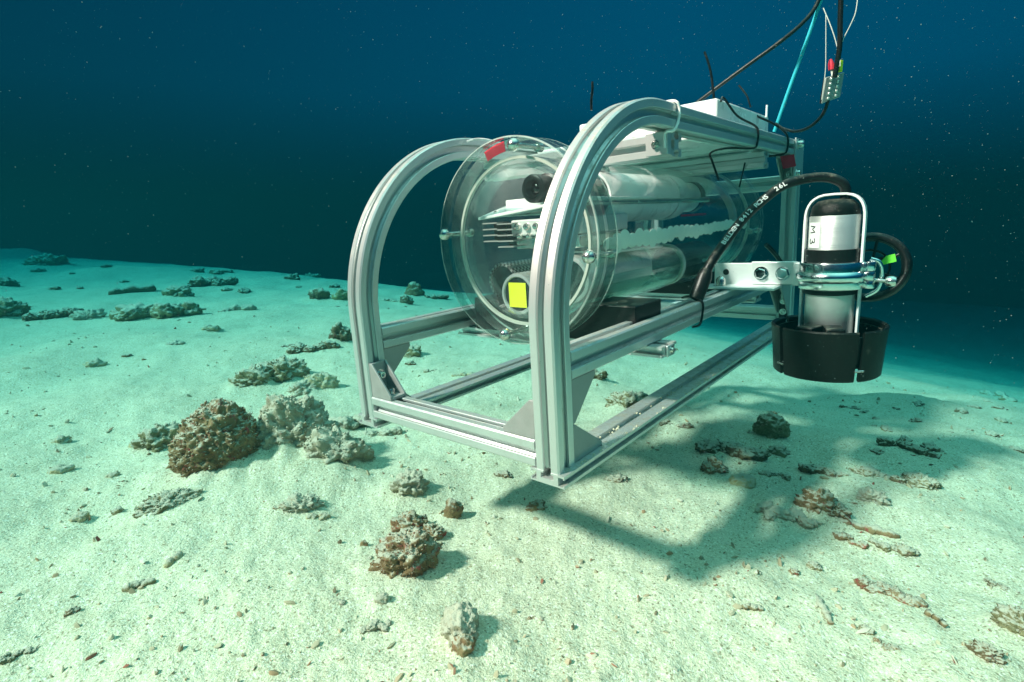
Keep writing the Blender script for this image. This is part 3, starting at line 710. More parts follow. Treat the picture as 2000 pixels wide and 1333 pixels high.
# coil of cable behind the canister
cc = thing('cable_coil', 'round coil of black cable with a bright green tag, behind the steel canister', 'cable coil', tuple(fy(1700, 585, 20)))
C0 = fy(1697, 523, 20.2)
vr = (CF - C0).normalized(); e1 = (X - vr * X.dot(vr)).normalized(); e2 = vr.cross(e1)
m = MB()
for j, (rr, off) in enumerate(((1.66, 0), (1.56, -0.28), (1.7, -0.3), (1.6, 0.2))):
    pts = [C0 + e1 * rr * math.cos(a) + e2 * rr * math.sin(a) * 0.98 + vr * (off + 0.1 * math.sin(2 * a + j)) for a in [2 * math.pi * k / 48 for k in range(49)]]
    m.tube(pts, 0.17, 10)
m.build('loops', RUBBER, cc, 60)
m = MB()
for k in range(7):
    a = 0.4 + k * 0.9
    m.tube([C0 + e1 * 0.55 * math.cos(a) + e2 * 0.55 * math.sin(a), C0 + e1 * 1.6 * math.cos(a + .1) + e2 * 1.6 * math.sin(a + .1)], 0.075, 6)
pts = [C0 + e1 * 0.9 * math.cos(a) + e2 * 0.9 * math.sin(a) for a in [2 * math.pi * k / 32 for k in range(33)]]
m.tube(pts, 0.06, 6, False); m.build('tie_web', RUBBER, cc, 60)
g = [fy(1714, 504, 19.3), fy(1748, 496, 19.3), fy(1751, 511, 19.3), fy(1720, 519, 19.3)]
MB().hexa([p_ - vr * 0.03 for p_ in g] + [p_ + vr * 0.03 for p_ in g]).build('green_tag', GREEN, cc, 30)
MB().hexa([p_ + vr * 0.035 for p_ in (g[0], g[0].lerp(g[1], 0.5), g[0].lerp(g[1], .1).lerp(g[3], .6), g[0].lerp(g[3], .6))] + [p_ + vr * 0.05 for p_ in (g[0], g[0].lerp(g[1], 0.5), g[0].lerp(g[1], .1).lerp(g[3], .6), g[0].lerp(g[3], .6))]).build('tag_fold', RUBBER, cc, 30)
loose('stub_cable', 'dark stub of cable with steel end fitting poking out behind the rear post', 'cable', [(1496, 478, 27), (1508, 490, 27.5), (1522, 508, 28.5), (1540, 540, 29)], 0.16, RUBBER)

# ------------------------------------------------------------------ sea floor
BK = [(-40, 26), (-14, 15), (-7, 10.5), (-3, 7.4), (-1.2, 5.4), (0.0, 3.9), (0.8, 2.5), (1.5, 1.4), (3, -0.8), (8, -8), (40, -50)]  # edge of the level bed; right-hand fall shaped to dim the sand there
def vb(u):
    for (a, b), (c, d) in zip(BK, BK[1:]):
        if u <= c:
            t = (u - a) / (c - a); return b + (d - b) * t
    return BK[-1][1]
def vbs(u): return (vb(u - 0.35) + 2 * vb(u) + vb(u + 0.35)) / 4
MOUNDS = []
APRONS = {}                                  # sand banked against the rocks, kept by 25 cm cells
def apron(x, y, r, h):
    for i in range(int(math.floor((x - 2.2 * r) * 4)), int(math.floor((x + 2.2 * r) * 4)) + 1):
        for j in range(int(math.floor((y - 2.2 * r) * 4)), int(math.floor((y + 2.2 * r) * 4)) + 1):
            APRONS.setdefault((i, j), []).append((x, y, r, h))
def terr(x, y, fine=True):
    d = (y - vbs(x)) / math.sqrt(1 + ((vbs(x + 0.5) - vbs(x - 0.5))) ** 2)
    w = 0.7
    sp = w * math.log1p(math.exp(min(40, max(-40, d / w))))
    sl_ = 0.30 - 0.06 * max(0.0, min(1.0, (x + 2.5) / 2.5))
    z = -3.2 * math.tanh(sl_ * sp / 3.2)
    n = noise.fractal(Vector((x * 0.8, y * 0.8, 3.3)), 0.8, 2.1, 3) * 0.030 if True else 0
    z += n
    z += noise.noise(Vector((x * 3.1, y * 3.1, 9.1))) * 0.024 + noise.noise(Vector((x * 7.3, y * 7.3, 2.1))) * 0.006
    for mx_, my_, mr_, mh_ in MOUNDS:
        q = ((x - mx_) ** 2 + (y - my_) ** 2) / (mr_ * mr_)
        if q < 6: z += mh_ * math.exp(-q)
    if fine:
        for ax_, ay_, ar_, ah_ in APRONS.get((math.floor(x * 4), math.floor(y * 4)), ()):
            q = ((x - ax_) ** 2 + (y - ay_) ** 2) / (ar_ * ar_)
            if q < 4.5: z += ah_ * (math.exp(-q) - 0.011) * (1 + 0.5 * noise.noise(Vector((x * 22, y * 22, 4))))
        r = math.hypot(x, y)
        if r < 5:
            f = min(1, (5 - r) / 3)
            z += f * 0.006 * noise.fractal(Vector((x * 14, y * 14, 1.7)), 0.7, 2.0, 4)
            k = noise.noise(Vector((x * 33, y * 33, 5.2)))
            z += f * 0.004 * max(0, k - 0.15)
    return z
def hit_ground(px, py):
    d = BW @ cam_ray(px, py)
    t = 0.2
    while t < 30:
        p_ = CAM + d * t
        if p_.z < terr(p_.x, p_.y, False): break
        t += 0.01 + t * 0.01
    lo, hi = t - (0.01 + t * 0.011), t
    for _ in range(14):
        mid = (lo + hi) / 2; p_ = CAM + d * mid
        if p_.z < terr(p_.x, p_.y, False): hi = mid
        else: lo = mid
    p_ = CAM + d * hi
    return Vector((p_.x, p_.y, terr(p_.x, p_.y, False))), hi
# low sand mounds of the photographed bed
for (px, py, r, h) in ((600, 850, 0.13, 0.035), (470, 690, 0.28, 0.02), (170, 700, 0.35, 0.03), (380, 1010, 0.11, 0.02), (620, 940, 0.12, 0.02), (250, 1060, 0.13, 0.018),
                       (790, 960, 0.09, 0.014), (1240, 800, 0.12, 0.02), (1650, 880, 0.14, 0.02), (1780, 1010, 0.16, 0.022), (300, 500, 0.9, 0.16), (120, 490, 0.8, 0.2), (420, 505, 0.6, 0.14), (30, 500, 0.7, 0.2), (560, 515, 0.45, 0.1), (220, 530, 0.5, 0.07), (1750, 860, 0.2, 0.03), (1880, 930, 0.18, 0.03), (1900, 800, 0.25, 0.05), (1780, 800, 0.25, 0.05), (1420, 990, 0.15, 0.014)):
    g_, _ = hit_ground(px, py); MOUNDS.append((g_.x, g_.y, r, h))
def sand_material():
    m, t, b = newmat('coral_sand')
    b.inputs['Roughness'].default_value = 0.95; b.inputs['Specular IOR Level'].default_value = 0.15
    co = t.nodes.new('ShaderNodeTexCoord')
    def ns(sc, det=4, rough=0.55):
        n_ = t.nodes.new('ShaderNodeTexNoise'); n_.inputs['Scale'].default_value = sc; n_.inputs['Detail'].default_value = det; n_.inputs['Roughness'].default_value = rough
        t.links.new(co.outputs['Object'], n_.inputs['Vector']); return n_
    def mix(f, a_, b_):
        mx = t.nodes.new('ShaderNodeMix'); mx.data_type = 'RGBA'
        t.links.new(f, mx.inputs[0])
        for i_, c_ in ((6, a_), (7, b_)):
            if isinstance(c_, tuple): mx.inputs[i_].default_value = (*c_, 1)
            else: t.links.new(c_, mx.inputs[i_])
        return mx.outputs[2]
    def rampf(src, lo, hi):
        r_ = t.nodes.new('ShaderNodeMapRange'); r_.inputs[1].default_value = lo; r_.inputs[2].default_value = hi
        t.links.new(src, r_.inputs[0]); return r_.outputs[0]
    big = ns(2.2, 6, 0.6); mid = ns(16, 6, 0.65); grain = ns(420, 2, 0.7); grit = ns(150, 3, 0.7)
    c = mix(rampf(big.outputs['Fac'], 0.35, 0.68), (0.70, 0.65, 0.46), (0.58, 0.54, 0.38))
    c = mix(rampf(mid.outputs['Fac'], 0.48, 0.75), c, (0.50, 0.46, 0.30))
    pt = ns(5.5, 7, 0.7)
    c = mix(rampf(pt.outputs['Fac'], 0.54, 0.74), c, (0.46, 0.43, 0.28))
    c = mix(rampf(grain.outputs['Fac'], 0.44, 0.66), c, (0.86, 0.81, 0.62))
    v = t.nodes.new('ShaderNodeTexVoronoi'); v.inputs['Scale'].default_value = 330
    t.links.new(co.outputs['Object'], v.inputs['Vector'])
    c = mix(rampf(grit.outputs['Fac'], 0.60, 0.72), c, (0.34, 0.28, 0.19))
    v2 = t.nodes.new('ShaderNodeTexVoronoi'); v2.inputs['Scale'].default_value = 62
    t.links.new(co.outputs['Object'], v2.inputs['Vector'])
    sp = rampf(v2.outputs['Distance'], 0.16, 0.10)
    sel = t.nodes.new('ShaderNodeSeparateColor'); t.links.new(v2.outputs['Color'], sel.inputs[0])
    mm = t.nodes.new('ShaderNodeMath'); mm.operation = 'MULTIPLY'
    t.links.new(sp, mm.inputs[0]); t.links.new(rampf(sel.outputs[0], 0.72, 0.8), mm.inputs[1])
    vc = t.nodes.new('ShaderNodeSeparateColor'); t.links.new(v.outputs['Color'], vc.inputs[0])
    c = mix(rampf(vc.outputs[0], 0.86, 0.97), c, (0.88, 0.85, 0.70))
    c = mix(rampf(vc.outputs[1], 0.86, 0.99), c, (0.36, 0.31, 0.20))
    mixc = mix(sel.outputs[1], (0.20, 0.15, 0.09), (0.80, 0.76, 0.62))
    c = mix(mm.outputs[0], c, mixc)
    t.links.new(c, b.inputs['Base Color'])
    hsum = t.nodes.new('ShaderNodeMath'); hsum.operation = 'MULTIPLY_ADD'
    t.links.new(grit.outputs['Fac'], hsum.inputs[0]); hsum.inputs[1].default_value = 2.2; t.links.new(grain.outputs['Fac'], hsum.inputs[2])
    bp = t.nodes.new('ShaderNodeBump'); bp.inputs['Strength'].default_value = 0.8; bp.inputs['Distance'].default_value = 0.0022
    t.links.new(hsum.outputs[0], bp.inputs['Height'])
    bp2 = t.nodes.new('ShaderNodeBump'); bp2.inputs['Strength'].default_value = 0.7; bp2.inputs['Distance'].default_value = 0.007
    t.links.new(mid.outputs['Fac'], bp2.inputs['Height']); t.links.new(bp.outputs[0], bp2.inputs['Normal'])
    t.links.new(bp2.outputs[0], b.inputs['Normal'])
    return m
SAND = sand_material()
# ------------------------------------------------------------------ rocks and coral rubble
def rock_material(name, c1, c2, c3, dust=0.55, dustcol=(0.62, 0.57, 0.44), sc=26.0, thr=0.35):
    m, t, b = newmat(name)
    b.inputs['Roughness'].default_value = 0.92; b.inputs['Specular IOR Level'].default_value = 0.15
    co = t.nodes.new('ShaderNodeTexCoord')
    def ns(s_, det=5, r_=0.65):
        n_ = t.nodes.new('ShaderNodeTexNoise'); n_.inputs['Scale'].default_value = s_; n_.inputs['Detail'].default_value = det; n_.inputs['Roughness'].default_value = r_
        t.links.new(co.outputs['Object'], n_.inputs['Vector']); return n_.outputs['Fac']
    def rng(src, lo, hi):
        r_ = t.nodes.new('ShaderNodeMapRange'); r_.inputs[1].default_value = lo; r_.inputs[2].default_value = hi; t.links.new(src, r_.inputs[0]); return r_.outputs[0]
    def mix(f, a_, b_):
        mx = t.nodes.new('ShaderNodeMix'); mx.data_type = 'RGBA'; t.links.new(f, mx.inputs[0])
        for i_, c_ in ((6, a_), (7, b_)):
            if isinstance(c_, tuple): mx.inputs[i_].default_value = (*c_, 1)
            else: t.links.new(c_, mx.inputs[i_])
        return mx.outputs[2]
    c = mix(rng(ns(sc), 0.40, 0.62), c1, c2)
    c = mix(rng(ns(sc * 2.3), 0.56, 0.66), c, c3)
    fine = ns(sc * 11, 4, 0.75)
    c = mix(rng(fine, 0.60, 0.74), c, (0.50, 0.46, 0.34))
    c = mix(rng(fine, 0.40, 0.28), c, tuple(x * 0.5 for x in c1))
    g = t.nodes.new('ShaderNodeNewGeometry'); sp = t.nodes.new('ShaderNodeSeparateXYZ'); t.links.new(g.outputs['Normal'], sp.inputs[0])
    ad = t.nodes.new('ShaderNodeMath'); ad.operation = 'MULTIPLY_ADD'; t.links.new(ns(sc * 3.5, 5, 0.7), ad.inputs[0]); ad.inputs[1].default_value = 1.9; ad.inputs[2].default_value = -0.95
    a2 = t.nodes.new('ShaderNodeMath'); a2.operation = 'ADD'; t.links.new(sp.outputs['Z'], a2.inputs[0]); t.links.new(ad.outputs[0], a2.inputs[1])
    d = rng(a2.outputs[0], 1.0 - dust, 1.0 - dust + thr)
    c = mix(d, c, dustcol)
    t.links.new(c, b.inputs['Base Color'])
    bp = t.nodes.new('ShaderNodeBump'); bp.inputs['Strength'].default_value = 0.9; bp.inputs['Distance'].default_value = 0.004
    t.links.new(fine, bp.inputs['Height']); t.links.new(bp.outputs[0], b.inputs['Normal'])
    return m
RM = {
    'brown': rock_material('brown_coral_rock', (0.25, 0.15, 0.075), (0.38, 0.27, 0.14), (0.40, 0.09, 0.08), 0.48),
    'red': rock_material('red_coralline_rock', (0.28, 0.15, 0.08), (0.44, 0.34, 0.17), (0.52, 0.09, 0.07), 0.42),
    'olive': rock_material('olive_algae_rock', (0.24, 0.20, 0.10), (0.38, 0.33, 0.18), (0.30, 0.19, 0.12), 0.62),
    'dark': rock_material('dark_rubble', (0.16, 0.12, 0.06), (0.28, 0.20, 0.11), (0.22, 0.10, 0.08), 0.5),
    'pale': rock_material('sandy_rock', (0.42, 0.37, 0.25), (0.52, 0.47, 0.34), (0.36, 0.24, 0.17), 0.8),
    'cream': rock_material('cream_shell', (0.62, 0.50, 0.28), (0.70, 0.62, 0.42), (0.52, 0.34, 0.16), 0.5, sc=40),
    'yellow': rock_material('yellow_boulder', (0.32, 0.28, 0.12), (0.40, 0.35, 0.18), (0.28, 0.22, 0.10), 0.35),
}
def ico(sub):
    bm = bmesh.new(); bmesh.ops.create_icosphere(bm, subdivisions=sub, radius=1)
    v = [x.co.copy() for x in bm.verts]; f = [tuple(y.index for y in x.verts) for x in bm.faces]; bm.free(); return v, f
ICO = {k: ico(k) for k in (1, 2, 3, 4, 5, 6)}
def lump(sx_, sy_, sz_, seed, rough=0.25, sub=5, tuft=0.06):
    V, Fc = ICO[sub]; out = []; off = Vector((seed * 7.31, seed * 3.17, seed * 1.7))
    rm = (sx_ * sy_ * max(sz_, 0.5 * sx_)) ** (1 / 3)
    asp = Vector((sx_ / rm, sy_ / rm, sz_ / rm))
    for v0 in V:
        v = Vector((v0.x * asp.x, v0.y * asp.y, v0.z * asp.z))
        n1 = noise.fractal(v * 1.3 + off, 0.9, 2.0, 3)
        n2 = noise.fractal(v * 4.5 + off, 0.8, 2.1, 3)
        n3 = 0.7 * noise.noise(v * 9 + off) + 0.5 * noise.noise(v * 19 + off) + 0.35 * noise.noise(v * 38 + off)
        k = rough * n1 + rough * 0.55 * n2 + tuft * n3
        k -= tuft * 1.4 * max(0, noise.noise(v * 7 + off * 2) - 0.25)
        out.append(Vector((v0.x * sx_ * (1 + k), v0.y * sy_ * (1 + k), v0.z * (sz_ + rm * k))))
    return out, Fc
def put(name, vs, fs, mat, P, rz, label, cat, group=None):
    o = link_mesh(name, vs, fs, mat, None, 180)
    o.location = P; o.rotation_euler = (0, 0, rz)
    o['label'] = label; o['category'] = cat; o['kind'] = 'thing'
    if group: o['group'] = group
    return o
seedn = [0]
def rock(px, py, w, h, kind, label, rough=0.25, tuft=0.07, flat=None, name='coral_rock', cat='rock', embed=0.3, depth=0.8):
    """a rock whose foot meets the sand at (px, py); w, h its size in the photograph"""
    seedn[0] += 1
    g, t = hit_ground(px, py)
    s_ = t / F_PX
    sxx = w * s_ / 2
    dep = -(BW @ cam_ray(px, py)).normalized().z
    syy = sxx * depth
    szz = max(0.22 * sxx, min(1.25 * sxx, (h * s_ / 2 * 1.08 - syy * dep * 0.45)))
    if flat: szz = sxx * flat
    d = Vector((g.x, g.y, 0)).normalized()
    P = g + d * (syy * 0.75)
    P.z = terr(P.x, P.y, False) + szz * (1 - 2 * embed) 
    apron(P.x - 0.25 * sxx, P.y - 0.1 * sxx, 1.25 * sxx, 0.42 * szz)
    sub = 6 if w > 130 else 5 if w > 45 else 4
    vs_, fs_ = lump(sxx, syy, szz, seedn[0], rough * 1.35, sub, tuft)
    if w > 30 and name == 'coral_rock':              # turf and grains that crust the rock
        mm = MB(); mm.add(vs_, fs_); rn = random.Random(seedn[0]); nv = len(vs_)
        for q_ in range(min(2600, int(w * w * 0.09))):
            c_ = vs_[rn.randrange(nv)]; g_ = sxx * rn.choice([0.014, 0.02, 0.028, 0.04]) * min(1, 60 / w + 0.45)
            dr = (c_.normalized() + Vector((rn.uniform(-.7, .7), rn.uniform(-.7, .7), rn.uniform(-.3, .9)))).normalized()
            Vi, Fi = ICO[1]; rot = dr.to_track_quat('Z', 'Y'); el = rn.uniform(0.8, 2.4)
            mm.add([rot @ Vector((v.x * g_ * rn.uniform(.6, 1.1), v.y * g_, v.z * g_ * el)) + c_ for v in Vi], Fi)
        vs_, fs_ = mm.v, mm.f
    return put(name, vs_, fs_, RM[kind], P, math.atan2(-d.x, d.y), label, cat)
def cluster(px, py, w, h, kind, label, nb=9, name='coral_rubble', cat='coral rubble', twig=True):
    """one broken, branching piece of dead coral"""
    seedn[0] += 1
    rnd = random.Random(seedn[0] * 13 + 5)
    g, t = hit_ground(px, py); s_ = t / F_PX; L = w * s_ / 2; Hh = h * s_
    d = Vector((g.x, g.y, 0)).normalized(); P = g + d * (L * 0.25); P.z = terr(P.x, P.y, False)
    apron(P.x, P.y, L * 0.9, min(0.007, Hh * 0.12))
    m = MB()
    for k in range(nb):
        u_ = -0.85 + 1.7 * (k + 0.5) / nb
        c = Vector((u_ * L, rnd.uniform(-0.35, 0.35) * L * 0.8, 0))
        r = L * rnd.uniform(0.14, 0.30)
        vv, ff = lump(r * rnd.uniform(0.9, 1.6), r, min(Hh * 0.6, r * rnd.uniform(0.5, 0.95)), seedn[0] * 3 + k, 0.35, 4, 0.12)
        q = Quaternion((0, 0, 1), rnd.uniform(0, 6))
        m.add([q @ v + c + Vector((0, 0, r * 0.42)) for v in vv], ff)
        if twig and rnd.random() < 0.8:
            a = rnd.uniform(0, 6.28); e = Vector((math.cos(a), math.sin(a), rnd.uniform(0.1, 0.8))).normalized()
            q0 = c + Vector((0, 0, r * 0.3)); l_ = L * rnd.uniform(0.2, 0.45)
            pp = [q0 + e * l_ * j / 5 + Vector((rnd.uniform(-1, 1), rnd.uniform(-1, 1), rnd.uniform(-1, 1))) * l_ * 0.05 for j in range(6)]
            m.tube(pp, [L * 0.05 * (1 - 0.1 * j) * rnd.uniform(0.8, 1.25) for j in range(6)], 7)
    return put(name, m.v, m.f, RM[kind], P, math.atan2(-d.x, d.y), label, cat)
def stick(px0, py0, px1, py1, r, kind, label, cat='coral stick', name='coral_stick'):
    a, t0 = hit_ground(px0, py0); b, t1 = hit_ground(px1, py1)
    rnd = random.Random(int(px0 + py0)); R0 = r * t0 / F_PX
    pts = []
    for k in range(14):
        u_ = k / 13; p_ = a.lerp(b, u_); p_.z = terr(p_.x, p_.y, False) + R0 * 0.45
        pts.append(p_ + Vector((rnd.uniform(-1, 1), rnd.uniform(-1, 1), rnd.uniform(-.6, .6))) * R0 * 0.45 - a)
    m = MB(); m.tube(pts, [R0 * rnd.uniform(0.75, 1.15) * (1 if 0 < k < 13 else 0.5) for k in range(14)], 9)
    return put(name, m.v, m.f, RM[kind], a, 0, label, cat)

# the big outcrop on the left
rock(440, 938, 162, 185, 'brown', 'largest rock, shaggy brown with red crust, left of the frame', 0.13, 0.12, embed=0.16)
rock(578, 908, 165, 190, 'pale', 'sand covered hump joined to the right of the largest brown rock', 0.22, 0.05, embed=0.3)
rock(565, 912, 95, 60, 'yellow', 'yellowish hollow edged slab tucked under the sand covered hump', 0.25, 0.06, embed=0.2)
rock(660, 915, 115, 108, 'pale', 'pale knobbly rock just left of the frame foot', 0.28, 0.09)
cluster(665, 842, 120, 55, 'pale', 'sandy knobbly rubble strip above the sand covered hump, beside the left upright', 10)
rock(318, 880, 75, 62, 'olive', 'small tan craggy rock touching the left side of the largest brown rock', 0.35, 0.14)
rock(268, 878, 28, 22, 'cream', 'tiny round cream stone left of the tan craggy rock', 0.15, 0.04, name='pebble', cat='pebble')
rock(500, 762, 78, 58, 'olive', 'olive brown round lump at the left end of the row behind the outcrop', 0.25, 0.12)
rock(552, 752, 85, 72, 'olive', 'taller olive lump in the middle of the row behind the outcrop', 0.3, 0.12)
rock(597, 775, 55, 40, 'pale', 'small grey sandy lump below the pale tilted plate', 0.3, 0.1)
rock(625, 768, 72, 52, 'cream', 'pale tilted flat coral plate left of the left upright', 0.2, 0.03, depth=0.5)
rock(575, 735, 30, 35, 'brown', 'small brown knob wedged between the olive lump and the pale plate', 0.3, 0.1)
rock(690, 880, 34, 30, 'red', 'pinkish brown pebble at the foot of the left upright', 0.3, 0.1, name='pebble', cat='pebble')
cluster(745, 852, 80, 28, 'pale', 'low sandy rubble under the left end of the front crossbar', 7)
# foreground
rock(800, 1128, 112, 105, 'brown', 'dark pitted brown rock with white dust, lowest of the pile in the foreground', 0.28, 0.12, embed=0.2)
rock(846, 1060, 46, 48, 'brown', 'small brown knob resting against the top right of the dark pitted rock', 0.28, 0.12)
rock(801, 1047, 66, 58, 'red', 'rounded red and yellow encrusted rock above the dark pitted rock', 0.25, 0.1)
rock(885, 1018, 36, 60, 'brown', 'short upright brown coral finger right of the red encrusted rock', 0.25, 0.08, embed=0.12)
rock(902, 1268, 72, 140, 'pale', 'elongated white dusted rock nearest the camera, at bottom centre', 0.2, 0.06, embed=0.3, depth=1.5)
rock(907, 1285, 42, 62, 'red', 'red crusted lower tip of rock under the elongated white dusted rock', 0.25, 0.1, embed=0.25, depth=1.0)
rock(332, 1000, 102, 55, 'olive', 'furry olive and pink slab lying below the largest brown rock', 0.2, 0.1, depth=0.6)
rock(588, 1003, 72, 38, 'pale', 'knobbly sandy coral piece alone on the sand right of the furry slab', 0.35, 0.09, depth=0.55)
rock(548, 1002, 36, 18, 'brown', 'small brown tail piece left of the knobbly sandy coral piece', 0.35, 0.1)
rock(800, 972, 62, 58, 'pale', 'sandy hump with a grey edge left of the coral finger', 0.3, 0.05)
rock(824, 955, 16, 38, 'dark', 'thin dark flake standing on the edge of the sandy hump', 0.25, 0.08)
cluster(708, 1100, 40, 60, 'pale', 'broken white coral bit with a red tip left of the dark pitted rock', 5)
rock(711, 1070, 15, 22, 'red', 'tiny bright red pebble on the broken white coral bit', 0.2, 0.1, name='pebble', cat='pebble')
rock(610, 1018, 22, 18, 'cream', 'small white coral cube beside the knobbly sandy piece', 0.3, 0.05, name='pebble', cat='pebble')
rock(632, 1016, 22, 18, 'cream', 'small tan shell bit right of the white coral cube', 0.3, 0.05, name='pebble', cat='pebble')
rock(157, 1022, 32, 24, 'cream', 'orange tinted shell fragment on the left sand', 0.3, 0.05, name='shell', cat='shell')
rock(120, 926, 42, 20, 'cream', 'flat tan shell half buried at far left, level with the largest rock', 0.2, 0.03, name='shell', cat='shell')
rock(222, 935, 26, 16, 'cream', 'small tan oval shell left of the largest rock foot', 0.2, 0.03, name='shell', cat='shell')
rock(232, 1012, 24, 26, 'olive', 'small dark tuft of rubble right of the orange shell', 0.35, 0.15)
cluster(735, 1232, 66, 40, 'pale', 'sandy branching coral bit left of the elongated dusted rock', 6)
rock(747, 1185, 26, 32, 'pale', 'pale upright shell chip above the sandy branching bit', 0.25, 0.04, name='shell', cat='shell')
cluster(655, 1182, 40, 26, 'pale', 'little knotted coral bit left of the pale upright shell chip', 5)
cluster(1046, 1210, 34, 36, 'red', 'small pinkish coral bit alone on bright sand right of the elongated rock', 5)
rock(1048, 1002, 36, 30, 'red', 'small reddish rock inside the dark shadow under the frame corner', 0.3, 0.12)
rock(143, 1202, 24, 18, 'brown', 'rusty brown pebble alone at lower left', 0.3, 0.1, name='pebble', cat='pebble')
stick(240, 1155, 305, 1138, 9, 'olive', 'thin twig with a shadow lying on the lower left sand')
stick(325, 1110, 352, 1086, 8, 'cream', 'short cream coral twig above the thin shadowed twig')
cluster(40, 1285, 60, 26, 'olive', 'brown rubble bits at the bottom left corner', 6)
# left middle distance
cluster(308, 622, 150, 52, 'olive', 'long olive coral slab lying across the middle distance on the left', 11)
cluster(105, 622, 90, 62, 'dark', 'bushy dark dead coral clump at far left, right of the half cut rock', 10)
rock(15, 624, 70, 45, 'olive', 'olive rock cut by the left edge of view', 0.28, 0.12)
rock(175, 627, 50, 26, 'pale', 'sandy low mound right of the bushy dark clump', 0.3, 0.08)
cluster(412, 560, 92, 46, 'dark', 'dark heaped coral clump farther off, left of the left upright', 10)
stick(212, 577, 305, 568, 8, 'dark', 'long dark branch lying on the sand above the olive slab')
rock(350, 582, 46, 30, 'olive', 'fan shaped grey rubble at the right end of the long dark branch', 0.3, 0.1)
cluster(468, 608, 64, 28, 'pale', 'loose pale coral fingers right of the olive slab', 7)
rock(10, 563, 40, 24, 'dark', 'dark flat rock at the left edge, farther off than the olive rock', 0.3, 0.1)
rock(90, 522, 70, 26, 'olive', 'wide low grey patch of rubble near the far crest on the left', 0.3, 0.1)
rock(570, 548, 30, 14, 'dark', 'small dark streak of rubble just left of the left upright', 0.3, 0.1)
rock(625, 588, 38, 32, 'dark', 'dark bumpy rock close to the left upright, middle distance', 0.3, 0.12)
rock(668, 590, 34, 28, 'yellow', 'yellow green rock half hidden by the left upright', 0.25, 0.1)
cluster(610, 690, 90, 52, 'dark', 'wispy grey dead coral with twigs left of the left upright', 8)
rock(665, 672, 40, 48, 'dark', 'dark tufted rock touching the left upright in view', 0.3, 0.14)
rock(185, 718, 34, 16, 'cream', 'small tan lump alone on the smooth sand at left', 0.3, 0.1)
rock(248, 699, 16, 9, 'brown', 'tiny brown pebble right of the tan lump', 0.3, 0.1, name='pebble', cat='pebble')
rock(122, 868, 28, 22, 'cream', 'small cream chip with a dark shadow at the left', 0.3, 0.08, name='pebble', cat='pebble')
rock(410, 648, 34, 12, 'cream', 'thin cream twig of coral right of the olive slab', 0.3, 0.08)
rock(345, 674, 28, 9, 'pale', 'faint pale twig on the smooth sand above the olive lump', 0.3, 0.08)
# seen through the frame
rock(852, 560, 76, 32, 'yellow', 'smooth yellowish boulder far off, between the left upright and the housing', 0.12, 0.03, embed=0.2)
rock(810, 582, 34, 38, 'brown', 'rounded brown rock in front of the yellowish boulder', 0.25, 0.1)
rock(794, 597, 26, 26, 'dark', 'small dark rock just below the rounded brown rock', 0.25, 0.12)
cluster(768, 592, 50, 24, 'olive', 'olive rubble left of the small dark rock', 6)
cluster(848, 585, 60, 26, 'dark', 'dark rubble strip under the yellowish boulder', 7)
rock(806, 700, 34, 30, 'olive', 'tan sprig of coral beside the left side rail bracket', 0.35, 0.14)
cluster(845, 728, 36, 28, 'pale', 'small branching coral below the left side rail', 5)
cluster(905, 738, 46, 24, 'cream', 'cream coral bit near the middle of the frame floor', 5)
rock(802, 716, 20, 14, 'dark', 'small dark chip under the tan sprig', 0.3, 0.1)
cluster(570, 680, 40, 24, 'dark', 'dark flat rubble chip left of the wispy coral', 5)
# right side
rock(1228, 797, 74, 38, 'olive', 'white topped brown rock behind the right base rail', 0.28, 0.12)
rock(1165, 745, 42, 30, 'dark', 'dark blurred rubble behind the right corner bracket', 0.3, 0.12)
cluster(1318, 835, 60, 42, 'dark', 'dark crusty rubble just below the right base rail', 8)
rock(1504, 864, 58, 60, 'olive', 'round olive rock with a pink spot, standing alone on the right', 0.16, 0.08, embed=0.12)
rock(1511, 812, 12, 12, 'red', 'tiny pink knob on top of the round olive rock', 0.2, 0.1, name='pebble', cat='pebble')
cluster(1425, 893, 120, 62, 'dark', 'dark clustered rubble left of the round olive rock', 13)
rock(1394, 928, 48, 36, 'brown', 'brown round rock left of the pale yellow shell', 0.3, 0.13)
rock(1449, 956, 50, 40, 'cream', 'pale yellow shell lying open on the right sand', 0.12, 0.02, name='shell', cat='shell', depth=0.8)
cluster(1512, 932, 60, 26, 'olive', 'low olive rubble right of the pale yellow shell', 6)
rock(1520, 892, 34, 28, 'olive', 'grey green tuft below the round olive rock', 0.3, 0.14)
cluster(1538, 1022, 110, 50, 'pale', 'long pale crusted rubble at the left of the right side heap', 9)
rock(1595, 1008, 70, 62, 'brown', 'highest brown red lump of the right side heap', 0.3, 0.13)
rock(1632, 1018, 50, 40, 'dark', 'dark craggy rock at the right of the highest brown lump', 0.35, 0.14)
stick(1630, 1018, 1752, 1052, 9, 'brown', 'long brown coral stick running right from the heap')
cluster(1660, 1062, 60, 20, 'red', 'thin reddish rubble under the long brown stick', 6)
cluster(1742, 1078, 84, 30, 'olive', 'olive and orange rubble right below the long brown stick', 7)
cluster(1735, 1168, 112, 62, 'brown', 'brown crusted coral log low on the right', 10)
rock(1795, 952, 60, 32, 'olive', 'flat olive slab under dark weed on the right', 0.25, 0.12)
rock(1752, 948, 26, 24, 'dark', 'small dark rock at the left end of the flat olive slab', 0.3, 0.13)
cluster(1610, 932, 90, 48, 'dark', 'dark scrappy coral in the middle of the right sand', 9)
rock(1700, 935, 60, 22, 'olive', 'thin olive crust left of the flat olive slab', 0.3, 0.13)
cluster(1770, 880, 96, 16, 'dark', 'dark horizontal twig farther back on the right', 7)
rock(1822, 898, 22, 18, 'dark', 'lone dark pebble farther back on the right', 0.3, 0.1, name='pebble', cat='pebble')
